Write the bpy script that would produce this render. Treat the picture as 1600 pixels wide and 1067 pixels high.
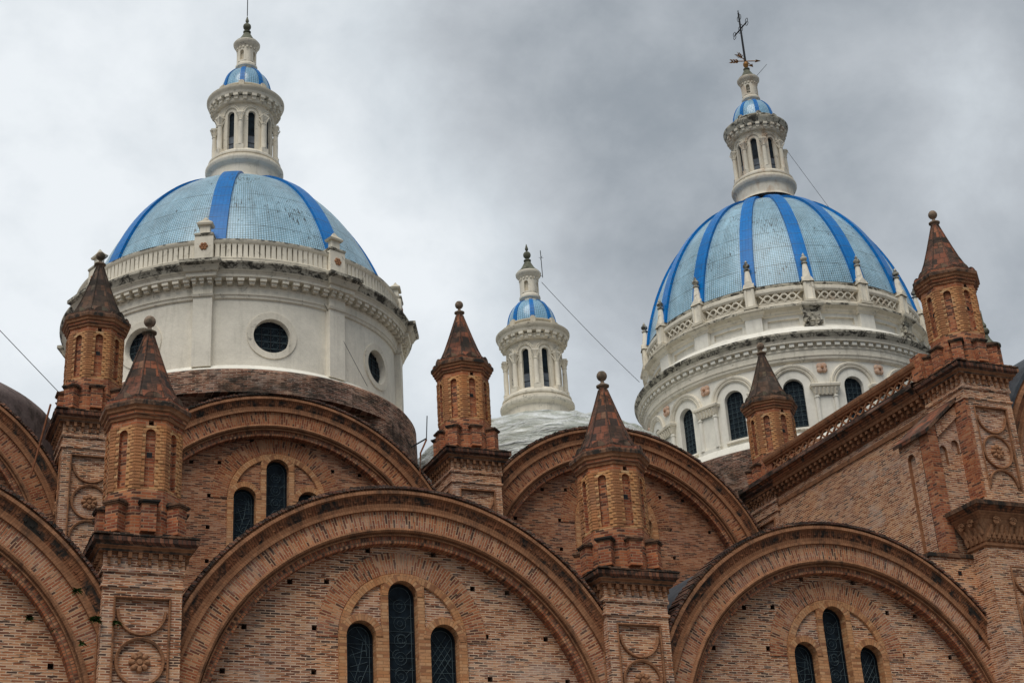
import bpy, bmesh, math, random
from mathutils import Vector, Matrix
from mathutils.geometry import tessellate_polygon
for _o in list(bpy.data.objects): bpy.data.objects.remove(_o)
S = bpy.context.scene
COL = S.collection
PI = math.pi
R_ = math.radians
cos, sin = math.cos, math.sin

# ---------------------------------------------------------------- camera
cd = bpy.data.cameras.new('camera'); cam = bpy.data.objects.new('camera', cd); COL.objects.link(cam)
CR = Vector((0.917979, -0.392492, -0.057133)); CV = Vector((-0.116446, -0.404397, 0.90714)); CF = Vector((0.379149, 0.826083, 0.416932))
M = Matrix((CR, CV, -CF)).transposed().to_4x4(); M.translation = Vector((0, 0, 1.6))
cam.matrix_world = M
cd.sensor_width = 36; cd.lens = 53.731; cd.clip_start = 0.1; cd.clip_end = 3000
S.camera = cam

# ---------------------------------------------------------------- world, sun, exposure
SUN_EL, SUN_AZ = R_(58), R_(220)      # azimuth clockwise from +Y
w = bpy.data.worlds.new('World'); S.world = w; w.use_nodes = True
nt = w.node_tree; N = nt.nodes; L = nt.links
for n in list(N): N.remove(n)
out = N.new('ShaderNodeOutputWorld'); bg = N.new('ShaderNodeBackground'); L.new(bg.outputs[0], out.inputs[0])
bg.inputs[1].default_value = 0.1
sky = N.new('ShaderNodeTexSky'); sky.sky_type = 'NISHITA'; sky.sun_disc = False
sky.sun_elevation = SUN_EL; sky.sun_rotation = SUN_AZ
tc = N.new('ShaderNodeTexCoord')
def wmath(op, a, b=None, c=None, clamp=False):
    n = N.new('ShaderNodeMath'); n.operation = op; n.use_clamp = clamp
    for i, v in enumerate((a, b, c)):
        if v is None: continue
        if isinstance(v, (int, float)): n.inputs[i].default_value = v
        else: L.new(v, n.inputs[i])
    return n.outputs[0]
def wnoise(scale, detail, rough, stretch=(1, 1, 1), dist=0.0):
    mp = N.new('ShaderNodeMapping'); mp.inputs['Scale'].default_value = stretch
    L.new(tc.outputs['Generated'], mp.inputs[0])
    n = N.new('ShaderNodeTexNoise'); n.inputs['Scale'].default_value = scale; n.inputs['Detail'].default_value = detail
    n.inputs['Roughness'].default_value = rough; n.inputs['Distortion'].default_value = dist
    L.new(mp.outputs[0], n.inputs['Vector']); return n.outputs[0]
def blob(d, inner, outer):
    n = N.new('ShaderNodeVectorMath'); n.operation = 'DOT_PRODUCT'; L.new(tc.outputs['Generated'], n.inputs[0])
    v = Vector(d).normalized(); n.inputs[1].default_value = v
    mr = N.new('ShaderNodeMapRange'); mr.interpolation_type = 'SMOOTHERSTEP'
    mr.inputs['From Min'].default_value = cos(R_(outer)); mr.inputs['From Max'].default_value = cos(R_(inner))
    L.new(n.outputs['Value'], mr.inputs['Value']); return mr.outputs[0]
n1 = wnoise(4.2, 7, 0.56, (1, 1, 1.25), 0.1)
n2 = wnoise(11, 8, 0.58, (1, 1, 1.2), 0.15)
val = wmath('MULTIPLY_ADD', n1, 0.55, 0.24)
val = wmath('ADD', val, wmath('MULTIPLY_ADD', n2, 0.60, -0.30))
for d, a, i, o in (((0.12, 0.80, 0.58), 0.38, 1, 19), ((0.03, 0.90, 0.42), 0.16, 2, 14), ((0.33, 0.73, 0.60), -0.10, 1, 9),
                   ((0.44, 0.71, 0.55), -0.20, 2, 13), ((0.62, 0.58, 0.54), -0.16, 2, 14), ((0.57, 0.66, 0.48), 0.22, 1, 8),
                   ((0.30, 0.83, 0.46), 0.20, 1, 9), ((0.42, 0.80, 0.42), 0.10, 2, 9), ((0.0, -1.0, 0.15), -0.45, 25, 85)):  # last blob: unseen sky behind the camera, darkening added to deepen the shading
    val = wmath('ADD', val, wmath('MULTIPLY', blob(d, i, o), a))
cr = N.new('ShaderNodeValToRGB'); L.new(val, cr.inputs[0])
el = cr.color_ramp.elements
el[0].position = 0.0; el[0].color = (0.22, 0.26, 0.30, 1)
el[1].position = 1.0; el[1].color = (0.86, 0.90, 0.93, 1)
for p_, c_ in ((0.25, (0.325, 0.36, 0.395, 1)), (0.5, (0.485, 0.52, 0.555, 1)), (0.75, (0.66, 0.71, 0.75, 1))):
    e = el.new(p_); e.color = c_
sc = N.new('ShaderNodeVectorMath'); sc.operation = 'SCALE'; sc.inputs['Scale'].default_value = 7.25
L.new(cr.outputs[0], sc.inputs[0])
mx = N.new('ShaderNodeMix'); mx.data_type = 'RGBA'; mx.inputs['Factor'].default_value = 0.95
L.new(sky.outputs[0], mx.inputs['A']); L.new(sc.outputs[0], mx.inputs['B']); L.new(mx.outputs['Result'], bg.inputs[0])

ld = bpy.data.lights.new('sun', 'SUN'); ld.energy = 1.5; ld.angle = R_(38); ld.color = (1.0, 0.955, 0.88)
lo = bpy.data.objects.new('sun', ld); COL.objects.link(lo)
sd = Vector((sin(SUN_AZ) * cos(SUN_EL), cos(SUN_AZ) * cos(SUN_EL), sin(SUN_EL)))
lo.rotation_euler = sd.to_track_quat('Z', 'Y').to_euler(); lo.location = (0, -20, 60)
S.view_settings.view_transform = 'Standard'; S.view_settings.look = 'None'
S.view_settings.exposure = 0.50; S.view_settings.gamma = 1.0
S.render.engine = 'CYCLES'

# ---------------------------------------------------------------- materials
class Mat:
    def __init__(s, name):
        s.m = bpy.data.materials.new(name); s.m.use_nodes = True
        s.t = s.m.node_tree; s.n = s.t.nodes; s.l = s.t.links
        s.b = s.n.get('Principled BSDF'); s.b.inputs['Roughness'].default_value = 0.85
        s.b.inputs['Specular IOR Level'].default_value = 0.25
        s.uv = s.n.new('ShaderNodeUVMap'); s.uv.uv_map = 'UVMap'
        s.geo = s.n.new('ShaderNodeNewGeometry')
    def set(s, sock, v):
        if isinstance(v, (int, float)): sock.default_value = v
        elif isinstance(v, (tuple, list)): sock.default_value = tuple(v) + ((1,) if len(v) == 3 and sock.type == 'RGBA' else ())
        else: s.l.new(v, sock)
    def math(s, op, a, b=None, c=None, clamp=False):
        n = s.n.new('ShaderNodeMath'); n.operation = op; n.use_clamp = clamp
        for i, v in enumerate((a, b, c)):
            if v is not None: s.set(n.inputs[i], v)
        return n.outputs[0]
    def mapv(s, src, scale=(1, 1, 1), loc=(0, 0, 0)):
        n = s.n.new('ShaderNodeMapping'); n.inputs['Scale'].default_value = scale; n.inputs['Location'].default_value = loc
        s.l.new(src, n.inputs[0]); return n.outputs[0]
    def noise(s, src, scale, detail=4, rough=0.6, dist=0.0):
        n = s.n.new('ShaderNodeTexNoise'); n.inputs['Scale'].default_value = scale
        n.inputs['Detail'].default_value = detail; n.inputs['Roughness'].default_value = rough
        n.inputs['Distortion'].default_value = dist
        s.l.new(src, n.inputs['Vector']); return n.outputs[0]
    def ramp(s, f, stops, interp='LINEAR'):
        n = s.n.new('ShaderNodeValToRGB'); n.color_ramp.interpolation = interp
        e = n.color_ramp.elements
        def c4(c): return tuple(c) + (1,) if not isinstance(c, (int, float)) else (c, c, c, 1)
        e[0].position = stops[0][0]; e[0].color = c4(stops[0][1]); e[1].position = stops[-1][0]; e[1].color = c4(stops[-1][1])
        for p, c in stops[1:-1]:
            k = e.new(p); k.color = c4(c)
        s.set(n.inputs[0], f); return n.outputs[0]
    def mix(s, f, a, b, mode='MIX'):
        n = s.n.new('ShaderNodeMix'); n.data_type = 'RGBA'; n.blend_type = mode
        s.set(n.inputs['Factor'], f); s.set(n.inputs['A'], a); s.set(n.inputs['B'], b); return n.outputs['Result']
    def bump(s, h, strength=0.5, dist=0.01):
        n = s.n.new('ShaderNodeBump'); n.inputs['Strength'].default_value = strength; n.inputs['Distance'].default_value = dist
        s.set(n.inputs['Height'], h); s.l.new(n.outputs[0], s.b.inputs['Normal'])
    def color(s, c): s.set(s.b.inputs['Base Color'], c)

def brick_mat(name, stops, bw=0.29, bh=0.076, mort=0.010, off=0.5, pale=(0.42, 0.33, 0.26), dark=(0.022, 0.018, 0.016),
              darkamt=0.5, soot=0.25, bleach=0.25, freq=1.0, bump=0.6, moss=0.0):
    M = Mat(name)
    wv = M.noise(M.mapv(M.uv.outputs[0], (2.2, 2.2, 1)), 1.0, 2, 0.5)
    cmb = M.n.new('ShaderNodeCombineXYZ'); M.set(cmb.inputs[0], M.math('MULTIPLY_ADD', wv, 0.03, -0.015)); M.set(cmb.inputs[1], M.math('MULTIPLY_ADD', wv, 0.014, -0.007))
    add = M.n.new('ShaderNodeVectorMath'); add.operation = 'ADD'; M.l.new(M.uv.outputs[0], add.inputs[0]); M.l.new(cmb.outputs[0], add.inputs[1])
    br = M.n.new('ShaderNodeTexBrick'); M.l.new(add.outputs[0], br.inputs['Vector'])
    br.offset = off; br.inputs['Scale'].default_value = 1.0
    br.inputs['Brick Width'].default_value = bw; br.inputs['Row Height'].default_value = bh
    br.inputs['Mortar Size'].default_value = mort; br.inputs['Mortar Smooth'].default_value = 0.15
    br.inputs['Color1'].default_value = (0, 0, 0, 1); br.inputs['Color2'].default_value = (1, 1, 1, 1)
    br.inputs['Mortar'].default_value = (0.5, 0.5, 0.5, 1); br.inputs['Bias'].default_value = 0.0
    col = M.ramp(br.outputs['Color'], stops)
    g = M.noise(M.mapv(M.uv.outputs[0], (11, 17, 1)), 1.0, 3, 0.6)
    col = M.mix(1.0, col, M.ramp(g, [(0.25, 0.86), (0.75, 1.12)]), 'MULTIPLY')
    # joints: mostly pale, raked out and dark in runs
    j = M.noise(M.mapv(M.uv.outputs[0], (2.6, 30.0, 1)), 1.0, 2, 0.6)
    jf = M.ramp(j, [(0.66 - 0.16 * darkamt, 0.0), (0.72 - 0.16 * darkamt, 0.9)])
    mc = M.mix(jf, pale, dark)
    fac = br.outputs['Fac']
    # dashes: a raked joint eats into the brick below it
    col = M.mix(fac, col, mc)
    # single burnt bricks, more of them in some stretches of wall than in others
    sep = M.n.new('ShaderNodeSeparateColor'); M.l.new(br.outputs['Color'], sep.inputs[0])
    d2 = M.noise(M.mapv(M.geo.outputs['Position'], (0.9, 0.9, 0.9), (7.3, 3.1, 0)), 1.0, 3, 0.6)
    th = M.math('ADD', sep.outputs[0], M.math('MULTIPLY_ADD', d2, -0.9, 0.45))
    burnt = M.math('MULTIPLY', M.ramp(th, [(0.09, 1.0), (0.11, 0.0)]), M.math('SUBTRACT', 1.0, fac))
    col = M.mix(M.math('MULTIPLY', burnt, 0.75 * min(1.0, darkamt + 0.2)), col, (0.06, 0.042, 0.036))
    big = M.noise(M.mapv(M.geo.outputs['Position'], (0.35 * freq,) * 3), 1.0, 5, 0.62, 0.4)
    col = M.mix(1.0, col, M.ramp(big, [(0.25, 1 - soot * 1.3), (0.5, 0.97), (0.75, 1.0 + soot * 0.5)]), 'MULTIPLY')
    wr = M.noise(M.mapv(M.geo.outputs['Position'], (0.55, 0.55, 0.8), (8, 2, 5)), 1.0, 5, 0.65, 0.5)
    col = M.mix(1.0, col, M.ramp(wr, [(0.34, (0.90, 0.88, 0.90)), (0.5, (1.0, 0.97, 0.93)), (0.66, (1.10, 1.00, 0.87))]), 'MULTIPLY')
    pl = M.noise(M.mapv(M.geo.outputs['Position'], (0.8, 0.8, 1.3), (3, 9, 2)), 1.0, 6, 0.7, 0.6)
    col = M.mix(M.ramp(pl, [(0.52, 0.0), (0.72, bleach)]), col, (0.60, 0.49, 0.41))
    st = M.noise(M.mapv(M.geo.outputs['Position'], (1.7, 1.7, 0.45), (1, 5, 8)), 1.0, 5, 0.7, 0.3)
    col = M.mix(M.ramp(st, [(0.58, 0.0), (0.76, soot * 1.6)]), col, (0.045, 0.036, 0.030))
    if moss > 0:
        ms = M.noise(M.mapv(M.geo.outputs['Position'], (1.1, 1.1, 2.2), (4, 4, 4)), 1.0, 7, 0.75, 0.5)
        col = M.mix(M.ramp(ms, [(0.47, 0.0), (0.60, moss)]), col, (0.022, 0.021, 0.017))
    M.color(col)
    h = M.math('SUBTRACT', M.math('MULTIPLY', g, 0.35), fac)
    M.bump(h, bump, 0.016)
    M.b.inputs['Roughness'].default_value = 0.9
    return M.m

def clay_mat(name, base, base2, soot=0.4, sc=1.0, joints=0.0, black=(0.03, 0.026, 0.022)):
    M = Mat(name); P = M.geo.outputs['Position']
    a = M.noise(M.mapv(P, (1.3 * sc,) * 3), 1.0, 6, 0.65, 0.4)
    col = M.ramp(a, [(0.3, base), (0.7, base2)])
    f = M.noise(M.mapv(P, (9, 9, 14)), 1.0, 3, 0.6)
    col = M.mix(1.0, col, M.ramp(f, [(0.25, 0.7), (0.75, 1.25)]), 'MULTIPLY')
    if joints > 0:
        br = M.n.new('ShaderNodeTexBrick'); M.l.new(M.uv.outputs[0], br.inputs['Vector']); br.offset = 0.5
        br.inputs['Scale'].default_value = 1.0; br.inputs['Brick Width'].default_value = 3.0; br.inputs['Row Height'].default_value = 0.070
        br.inputs['Mortar Size'].default_value = 0.012
        br.inputs['Color1'].default_value = (0.75,) * 3 + (1,); br.inputs['Color2'].default_value = (1.2,) * 3 + (1,)
        br.inputs['Mortar'].default_value = (0.35,) * 3 + (1,)
        col = M.mix(joints, col, br.outputs['Color'], 'MULTIPLY')
    b = M.noise(M.mapv(P, (1.9, 1.9, 1.2), (5, 2, 7)), 1.0, 7, 0.72, 0.5)
    col = M.mix(M.ramp(b, [(0.62 - 0.25 * soot, 0.0), (0.76 - 0.25 * soot, min(1, soot * 1.5))]), col, black)
    M.color(col); M.bump(f, 0.4, 0.01); M.b.inputs['Roughness'].default_value = 0.92
    return M.m

def plaster_mat(name, base, grime=0.3, streak=0.3, bricky=0.0, rust=0.0, spot=(0.06, 0.055, 0.045)):
    M = Mat(name); P = M.geo.outputs['Position']
    a = M.noise(M.mapv(P, (0.7,) * 3), 1.0, 5, 0.6)
    col = M.mix(1.0, base, M.ramp(a, [(0.3, 0.86), (0.7, 1.06)]), 'MULTIPLY')
    fz = M.noise(M.mapv(P, (6, 6, 6)), 1.0, 5, 0.65)
    col = M.mix(1.0, col, M.ramp(fz, [(0.3, 0.93), (0.7, 1.04)]), 'MULTIPLY')
    s = M.noise(M.mapv(P, (3.2, 3.2, 0.35)), 1.0, 5, 0.7, 0.2)
    col = M.mix(M.ramp(s, [(0.52, 0.0), (0.75, streak)]), col, (0.30, 0.27, 0.21))
    if rust > 0:
        r = M.noise(M.mapv(P, (1.6, 1.6, 0.9), (9, 1, 4)), 1.0, 6, 0.7, 0.4)
        col = M.mix(M.ramp(r, [(0.50, 0.0), (0.66, rust)]), col, (0.36, 0.20, 0.10))
    b = M.noise(M.mapv(P, (2.4, 2.4, 3.4), (5, 2, 7)), 1.0, 8, 0.78, 0.6)
    col = M.mix(M.ramp(b, [(0.66 - 0.2 * grime, 0.0), (0.74 - 0.2 * grime, min(1, grime * 1.3))]), col, spot)
    M.color(col)
    if bricky > 0:
        br = M.n.new('ShaderNodeTexBrick'); M.l.new(M.uv.outputs[0], br.inputs['Vector'])
        br.inputs['Scale'].default_value = 1.0; br.inputs['Brick Width'].default_value = 0.30; br.inputs['Row Height'].default_value = 0.085
        br.inputs['Mortar Size'].default_value = 0.012; br.inputs['Mortar Smooth'].default_value = 0.6
        M.bump(M.math('SUBTRACT', M.math('MULTIPLY', fz, 0.6), M.math('MULTIPLY', br.outputs['Fac'], bricky)), 0.55, 0.012)
    else: M.bump(fz, 0.3, 0.01)
    return M.m

def tile_mat(name, c1, c2, grid, line, wear, gsize=0.13, rough=0.22, mort=0.016, spec=0.5, seam=0.0):
    M = Mat(name); P = M.geo.outputs['Position']
    br = M.n.new('ShaderNodeTexBrick'); M.l.new(M.uv.outputs[0], br.inputs['Vector']); br.offset = 0.0
    br.inputs['Scale'].default_value = 1.0; br.inputs['Brick Width'].default_value = gsize; br.inputs['Row Height'].default_value = gsize
    br.inputs['Mortar Size'].default_value = mort; br.inputs['Mortar Smooth'].default_value = 0.1
    br.inputs['Color1'].default_value = tuple(c1) + (1,); br.inputs['Color2'].default_value = tuple(c2) + (1,); br.inputs['Mortar'].default_value = tuple(c1) + (1,)
    n = M.noise(M.mapv(P, (1.4, 1.4, 0.8)), 1.0, 7, 0.72, 0.3)
    lf = M.ramp(n, [(0.36, grid * 0.35), (0.6, grid)])
    col = M.mix(M.math('MULTIPLY', br.outputs['Fac'], lf), br.outputs['Color'], line)
    # joints opened into dark vertical dashes
    v = M.noise(M.mapv(M.uv.outputs[0], (9.0, 2.6, 1)), 1.0, 3, 0.7)
    big = M.noise(M.mapv(P, (0.5, 0.5, 0.5), (3, 3, 3)), 1.0, 3, 0.6)
    vv = M.math('ADD', v, M.math('MULTIPLY_ADD', big, 0.5, -0.25))
    col = M.mix(M.ramp(vv, [(0.63, 0.0), (0.70, wear)]), col, (0.035, 0.045, 0.045))
    stk = M.noise(M.mapv(M.uv.outputs[0], (2.1, 0.16, 1), (3, 1, 0)), 1.0, 6, 0.65, 0.2)
    col = M.mix(M.ramp(stk, [(0.50, 0.0), (0.72, 0.38 * wear)]), col, (0.10, 0.14, 0.15))
    pat = M.noise(M.mapv(P, (0.6, 0.6, 0.6), (1, 8, 3)), 1.0, 4, 0.6)
    col = M.mix(1.0, col, M.ramp(pat, [(0.3, 0.80), (0.7, 1.12)]), 'MULTIPLY')
    if seam > 0:
        b2 = M.n.new('ShaderNodeTexBrick'); M.l.new(M.uv.outputs[0], b2.inputs['Vector']); b2.offset = 0.0
        b2.inputs['Scale'].default_value = 1.0; b2.inputs['Brick Width'].default_value = 500.0; b2.inputs['Row Height'].default_value = seam
        b2.inputs['Mortar Size'].default_value = 0.018; b2.inputs['Mortar Smooth'].default_value = 0.3
        col = M.mix(M.math('MULTIPLY', b2.outputs['Fac'], M.ramp(n, [(0.35, 0.35), (0.6, 0.95)])), col, (0.05, 0.07, 0.07))
    M.color(col)
    M.b.inputs['Roughness'].default_value = rough; M.b.inputs['Specular IOR Level'].default_value = spec
    M.bump(M.math('SUBTRACT', M.math('MULTIPLY', n, 0.3), br.outputs['Fac']), 0.25, 0.01)
    return M.m

def plain_mat(name, c, rough=0.7, metal=0.0, var=0.2, sc=4.0):
    M = Mat(name); n = M.noise(M.mapv(M.geo.outputs['Position'], (sc,) * 3), 1.0, 4, 0.6)
    M.color(M.mix(1.0, c, M.ramp(n, [(0.3, 1 - var), (0.7, 1 + var)]), 'MULTIPLY'))
    M.b.inputs['Roughness'].default_value = rough; M.b.inputs['Metallic'].default_value = metal
    return M.m

WALLP = [(0.0, (0.12, 0.052, 0.034)), (0.2, (0.25, 0.088, 0.046)), (0.45, (0.40, 0.155, 0.075)), (0.65, (0.50, 0.225, 0.115)), (0.85, (0.57, 0.30, 0.17)), (1.0, (0.62, 0.37, 0.23))]
VOUSP = [(0.0, (0.11, 0.05, 0.036)), (0.2, (0.26, 0.085, 0.05)), (0.5, (0.40, 0.14, 0.07)), (0.8, (0.48, 0.20, 0.10)), (1.0, (0.55, 0.30, 0.18))]
ORNP = [(0.0, (0.38, 0.15, 0.07)), (0.15, (0.56, 0.27, 0.12)), (0.5, (0.66, 0.375, 0.175)), (1.0, (0.73, 0.48, 0.26))]
m_wall = brick_mat('weathered_wall_brick', WALLP, bw=0.27, bh=0.068, darkamt=0.75, soot=0.16, bleach=0.44, mort=0.014, pale=(0.70, 0.50, 0.36))
m_wallt = brick_mat('transept_brick', WALLP, bw=0.27, bh=0.070, darkamt=0.5, soot=0.10, bleach=0.55, mort=0.013, pale=(0.74, 0.52, 0.36))
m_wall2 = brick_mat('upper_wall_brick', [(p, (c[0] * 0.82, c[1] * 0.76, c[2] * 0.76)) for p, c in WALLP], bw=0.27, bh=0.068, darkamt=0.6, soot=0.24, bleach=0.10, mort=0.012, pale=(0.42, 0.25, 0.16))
m_vous = brick_mat('arch_brick', VOUSP, bw=0.27, bh=0.076, mort=0.013, darkamt=0.5, soot=0.18, bleach=0.26, pale=(0.52, 0.34, 0.215))
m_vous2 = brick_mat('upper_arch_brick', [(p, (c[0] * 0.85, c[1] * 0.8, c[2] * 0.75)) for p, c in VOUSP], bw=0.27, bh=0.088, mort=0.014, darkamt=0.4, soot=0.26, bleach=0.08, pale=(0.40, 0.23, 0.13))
m_sold = brick_mat('soldier_brick', VOUSP, bw=0.26, bh=0.088, off=0.0, mort=0.014, darkamt=0.5, soot=0.25, bleach=0.10, pale=(0.22, 0.13, 0.08))
m_orange = brick_mat('ochre_brick', ORNP, bw=0.30, bh=0.088, mort=0.007, darkamt=0.15, soot=0.14, bleach=0.10, pale=(0.26, 0.14, 0.07))
m_frame = brick_mat('window_frame_brick', [(0.0, (0.40, 0.17, 0.08)), (0.4, (0.52, 0.255, 0.12)), (1.0, (0.60, 0.35, 0.19))], bw=0.30, bh=0.088, mort=0.007, darkamt=0.15, soot=0.14, bleach=0.10, pale=(0.34, 0.18, 0.09))
m_turret = brick_mat('turret_brick', [(p, (c[0] * 0.98, c[1] * 0.86, c[2] * 0.78)) for p, c in VOUSP], bw=0.26, bh=0.080, darkamt=0.4, soot=0.30, bleach=0.08, pale=(0.40, 0.24, 0.15))
m_coping = brick_mat('coping_brick', [(0.0, (0.07, 0.035, 0.028)), (0.4, (0.19, 0.085, 0.06)), (0.8, (0.27, 0.135, 0.09)), (1.0, (0.33, 0.2, 0.15))], bw=0.9, bh=0.105, off=0.0, mort=0.02, darkamt=1.0, soot=0.5, bleach=0.05, moss=0.9, pale=(0.16, 0.12, 0.10))
m_shingled = brick_mat('dark_spire_shingle', [(0.0, (0.05, 0.04, 0.032)), (0.5, (0.10, 0.065, 0.048)), (0.85, (0.16, 0.085, 0.055)), (1.0, (0.13, 0.12, 0.09))], bw=0.26, bh=0.27, off=0.5, mort=0.010, darkamt=0.9, soot=0.4, bleach=0.10, pale=(0.09, 0.06, 0.05), moss=0.6, freq=2.0)
m_edge = brick_mat('brick_on_edge', [(0.0, (0.05, 0.03, 0.024)), (0.4, (0.17, 0.075, 0.05)), (0.8, (0.28, 0.125, 0.075)), (1.0, (0.36, 0.19, 0.12))], bw=0.115, bh=0.6, off=0.0, mort=0.012, darkamt=1.0, soot=0.45, bleach=0.05, moss=0.92, pale=(0.10, 0.07, 0.055))
m_dirtyb = brick_mat('blackened_brick', [(0.0, (0.05, 0.032, 0.026)), (0.3, (0.18, 0.075, 0.048)), (0.7, (0.30, 0.14, 0.09)), (1.0, (0.42, 0.27, 0.20))], bw=0.27, bh=0.075, mort=0.013, darkamt=0.7, soot=0.65, bleach=0.5, moss=0.8, pale=(0.46, 0.34, 0.27))
m_mould = clay_mat('brown_moulding', (0.26, 0.115, 0.056), (0.40, 0.195, 0.102), soot=0.42, joints=0.35)
m_carved = clay_mat('carved_terracotta', (0.24, 0.085, 0.04), (0.38, 0.165, 0.08), soot=0.68, sc=2.2, joints=0.8)
m_sooty = clay_mat('soot_black_cornice', (0.17, 0.085, 0.05), (0.30, 0.16, 0.095), soot=0.78, sc=1.6, joints=0.5)
m_rose = clay_mat('terracotta_ornament', (0.30, 0.14, 0.07), (0.42, 0.22, 0.12), soot=0.35)
m_shingle = brick_mat('spire_shingle', [(0.0, (0.09, 0.06, 0.045)), (0.25, (0.17, 0.085, 0.058)), (0.6, (0.25, 0.095, 0.058)), (0.88, (0.33, 0.115, 0.06)), (1.0, (0.19, 0.14, 0.10))], bw=0.26, bh=0.27, off=0.5, mort=0.009, darkamt=0.9, soot=0.45, bleach=0.06, pale=(0.10, 0.07, 0.055), moss=0.8, freq=2.0)
m_plas = plaster_mat('cream_plaster', (0.88, 0.82, 0.70), grime=0.12, streak=0.30, bricky=0.8)
m_plasd = plaster_mat('stained_cream_plaster', (0.66, 0.595, 0.475), grime=0.5, streak=0.5)
m_plasm = plaster_mat('moulded_cream_plaster', (0.82, 0.755, 0.63), grime=0.44, streak=0.55)
m_plasw = plaster_mat('white_plaster', (0.87, 0.835, 0.745), grime=0.14, streak=0.32)
m_plasr = plaster_mat('rust_stained_plaster', (0.70, 0.645, 0.54), grime=0.32, streak=0.45, rust=0.6)
m_lich = plaster_mat('lichen_blackened_plaster', (0.52, 0.48, 0.39), grime=0.95, streak=0.6)
m_tile = tile_mat('pale_blue_tile', (0.33, 0.55, 0.69), (0.43, 0.64, 0.77), 0.9, (0.03, 0.05, 0.055), 0.95, 0.105, 0.34, 0.014, 0.4, 1.13)
m_tilew = tile_mat('pale_cupola_tile', (0.26, 0.50, 0.70), (0.34, 0.58, 0.76), 0.7, (0.05, 0.09, 0.13), 0.6, 0.10, 0.2)
m_blue = tile_mat('deep_blue_tile', (0.0, 0.16, 0.50), (0.0, 0.195, 0.57), 0.35, (0.001, 0.05, 0.22), 0.45, 0.15, 0.38, 0.010, 0.18, 0.75)
m_glass = plain_mat('dark_window_glass', (0.008, 0.014, 0.020), 0.3, 0.0, 0.7, 5.0)
m_glass.node_tree.nodes['Principled BSDF'].inputs['Specular IOR Level'].default_value = 0.12
m_panerefl = plain_mat('grey_painted_reflection', (0.10, 0.115, 0.135), 0.2, 0, 0.4, 3)
m_lead = plain_mat('window_leading', (0.075, 0.11, 0.125), 0.6)
m_iron_shade = plain_mat('dark_iron_and_hole_shade', (0.03, 0.03, 0.032), 0.5, 0.6)
m_rust = plain_mat('rusty_steel', (0.20, 0.075, 0.035), 0.8, 0.2, 0.4)
m_gold = plain_mat('tarnished_gold', (0.30, 0.15, 0.05), 0.55, 0.6, 0.5, 8)
m_slate = plain_mat('dark_roof_covering', (0.055, 0.062, 0.072), 0.55, 0, 0.4, 2.0)
m_pinkroof = clay_mat('mauve_roof_render', (0.15, 0.115, 0.11), (0.24, 0.19, 0.18), soot=0.45, sc=1.2)
m_finial = clay_mat('mossy_finial_stone', (0.20, 0.13, 0.09), (0.30, 0.23, 0.17), soot=0.55, sc=3, black=(0.05, 0.05, 0.035))
m_green = clay_mat('verdigris_finial', (0.10, 0.11, 0.08), (0.20, 0.20, 0.15), soot=0.5, sc=3)
m_ground = plain_mat('grey_paving', (0.16, 0.15, 0.14), 0.9, 0, 0.2, 1.0)
m_leaf = plain_mat('weed_leaf', (0.045, 0.085, 0.02), 0.7, 0, 0.5, 9)
def plastic_mat():
    M = Mat('white_roof_sheeting'); P = M.geo.outputs['Position']
    a = M.noise(M.mapv(P, (0.55, 0.55, 2.2)), 1.0, 6, 0.62, 1.4)
    col = M.ramp(a, [(0.36, (0.42, 0.45, 0.38)), (0.48, (0.66, 0.68, 0.62)), (0.58, (0.88, 0.90, 0.88))])
    b = M.noise(M.mapv(P, (0.8, 0.8, 5.0), (2, 3, 1)), 1.0, 5, 0.65, 0.7)
    col = M.mix(M.ramp(b, [(0.55, 0.0), (0.70, 0.45)]), col, (0.30, 0.26, 0.15))
    M.color(col); M.b.inputs['Roughness'].default_value = 0.3
    M.bump(a, 1.0, 0.6); return M.m
m_plastic = plastic_mat()

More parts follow.
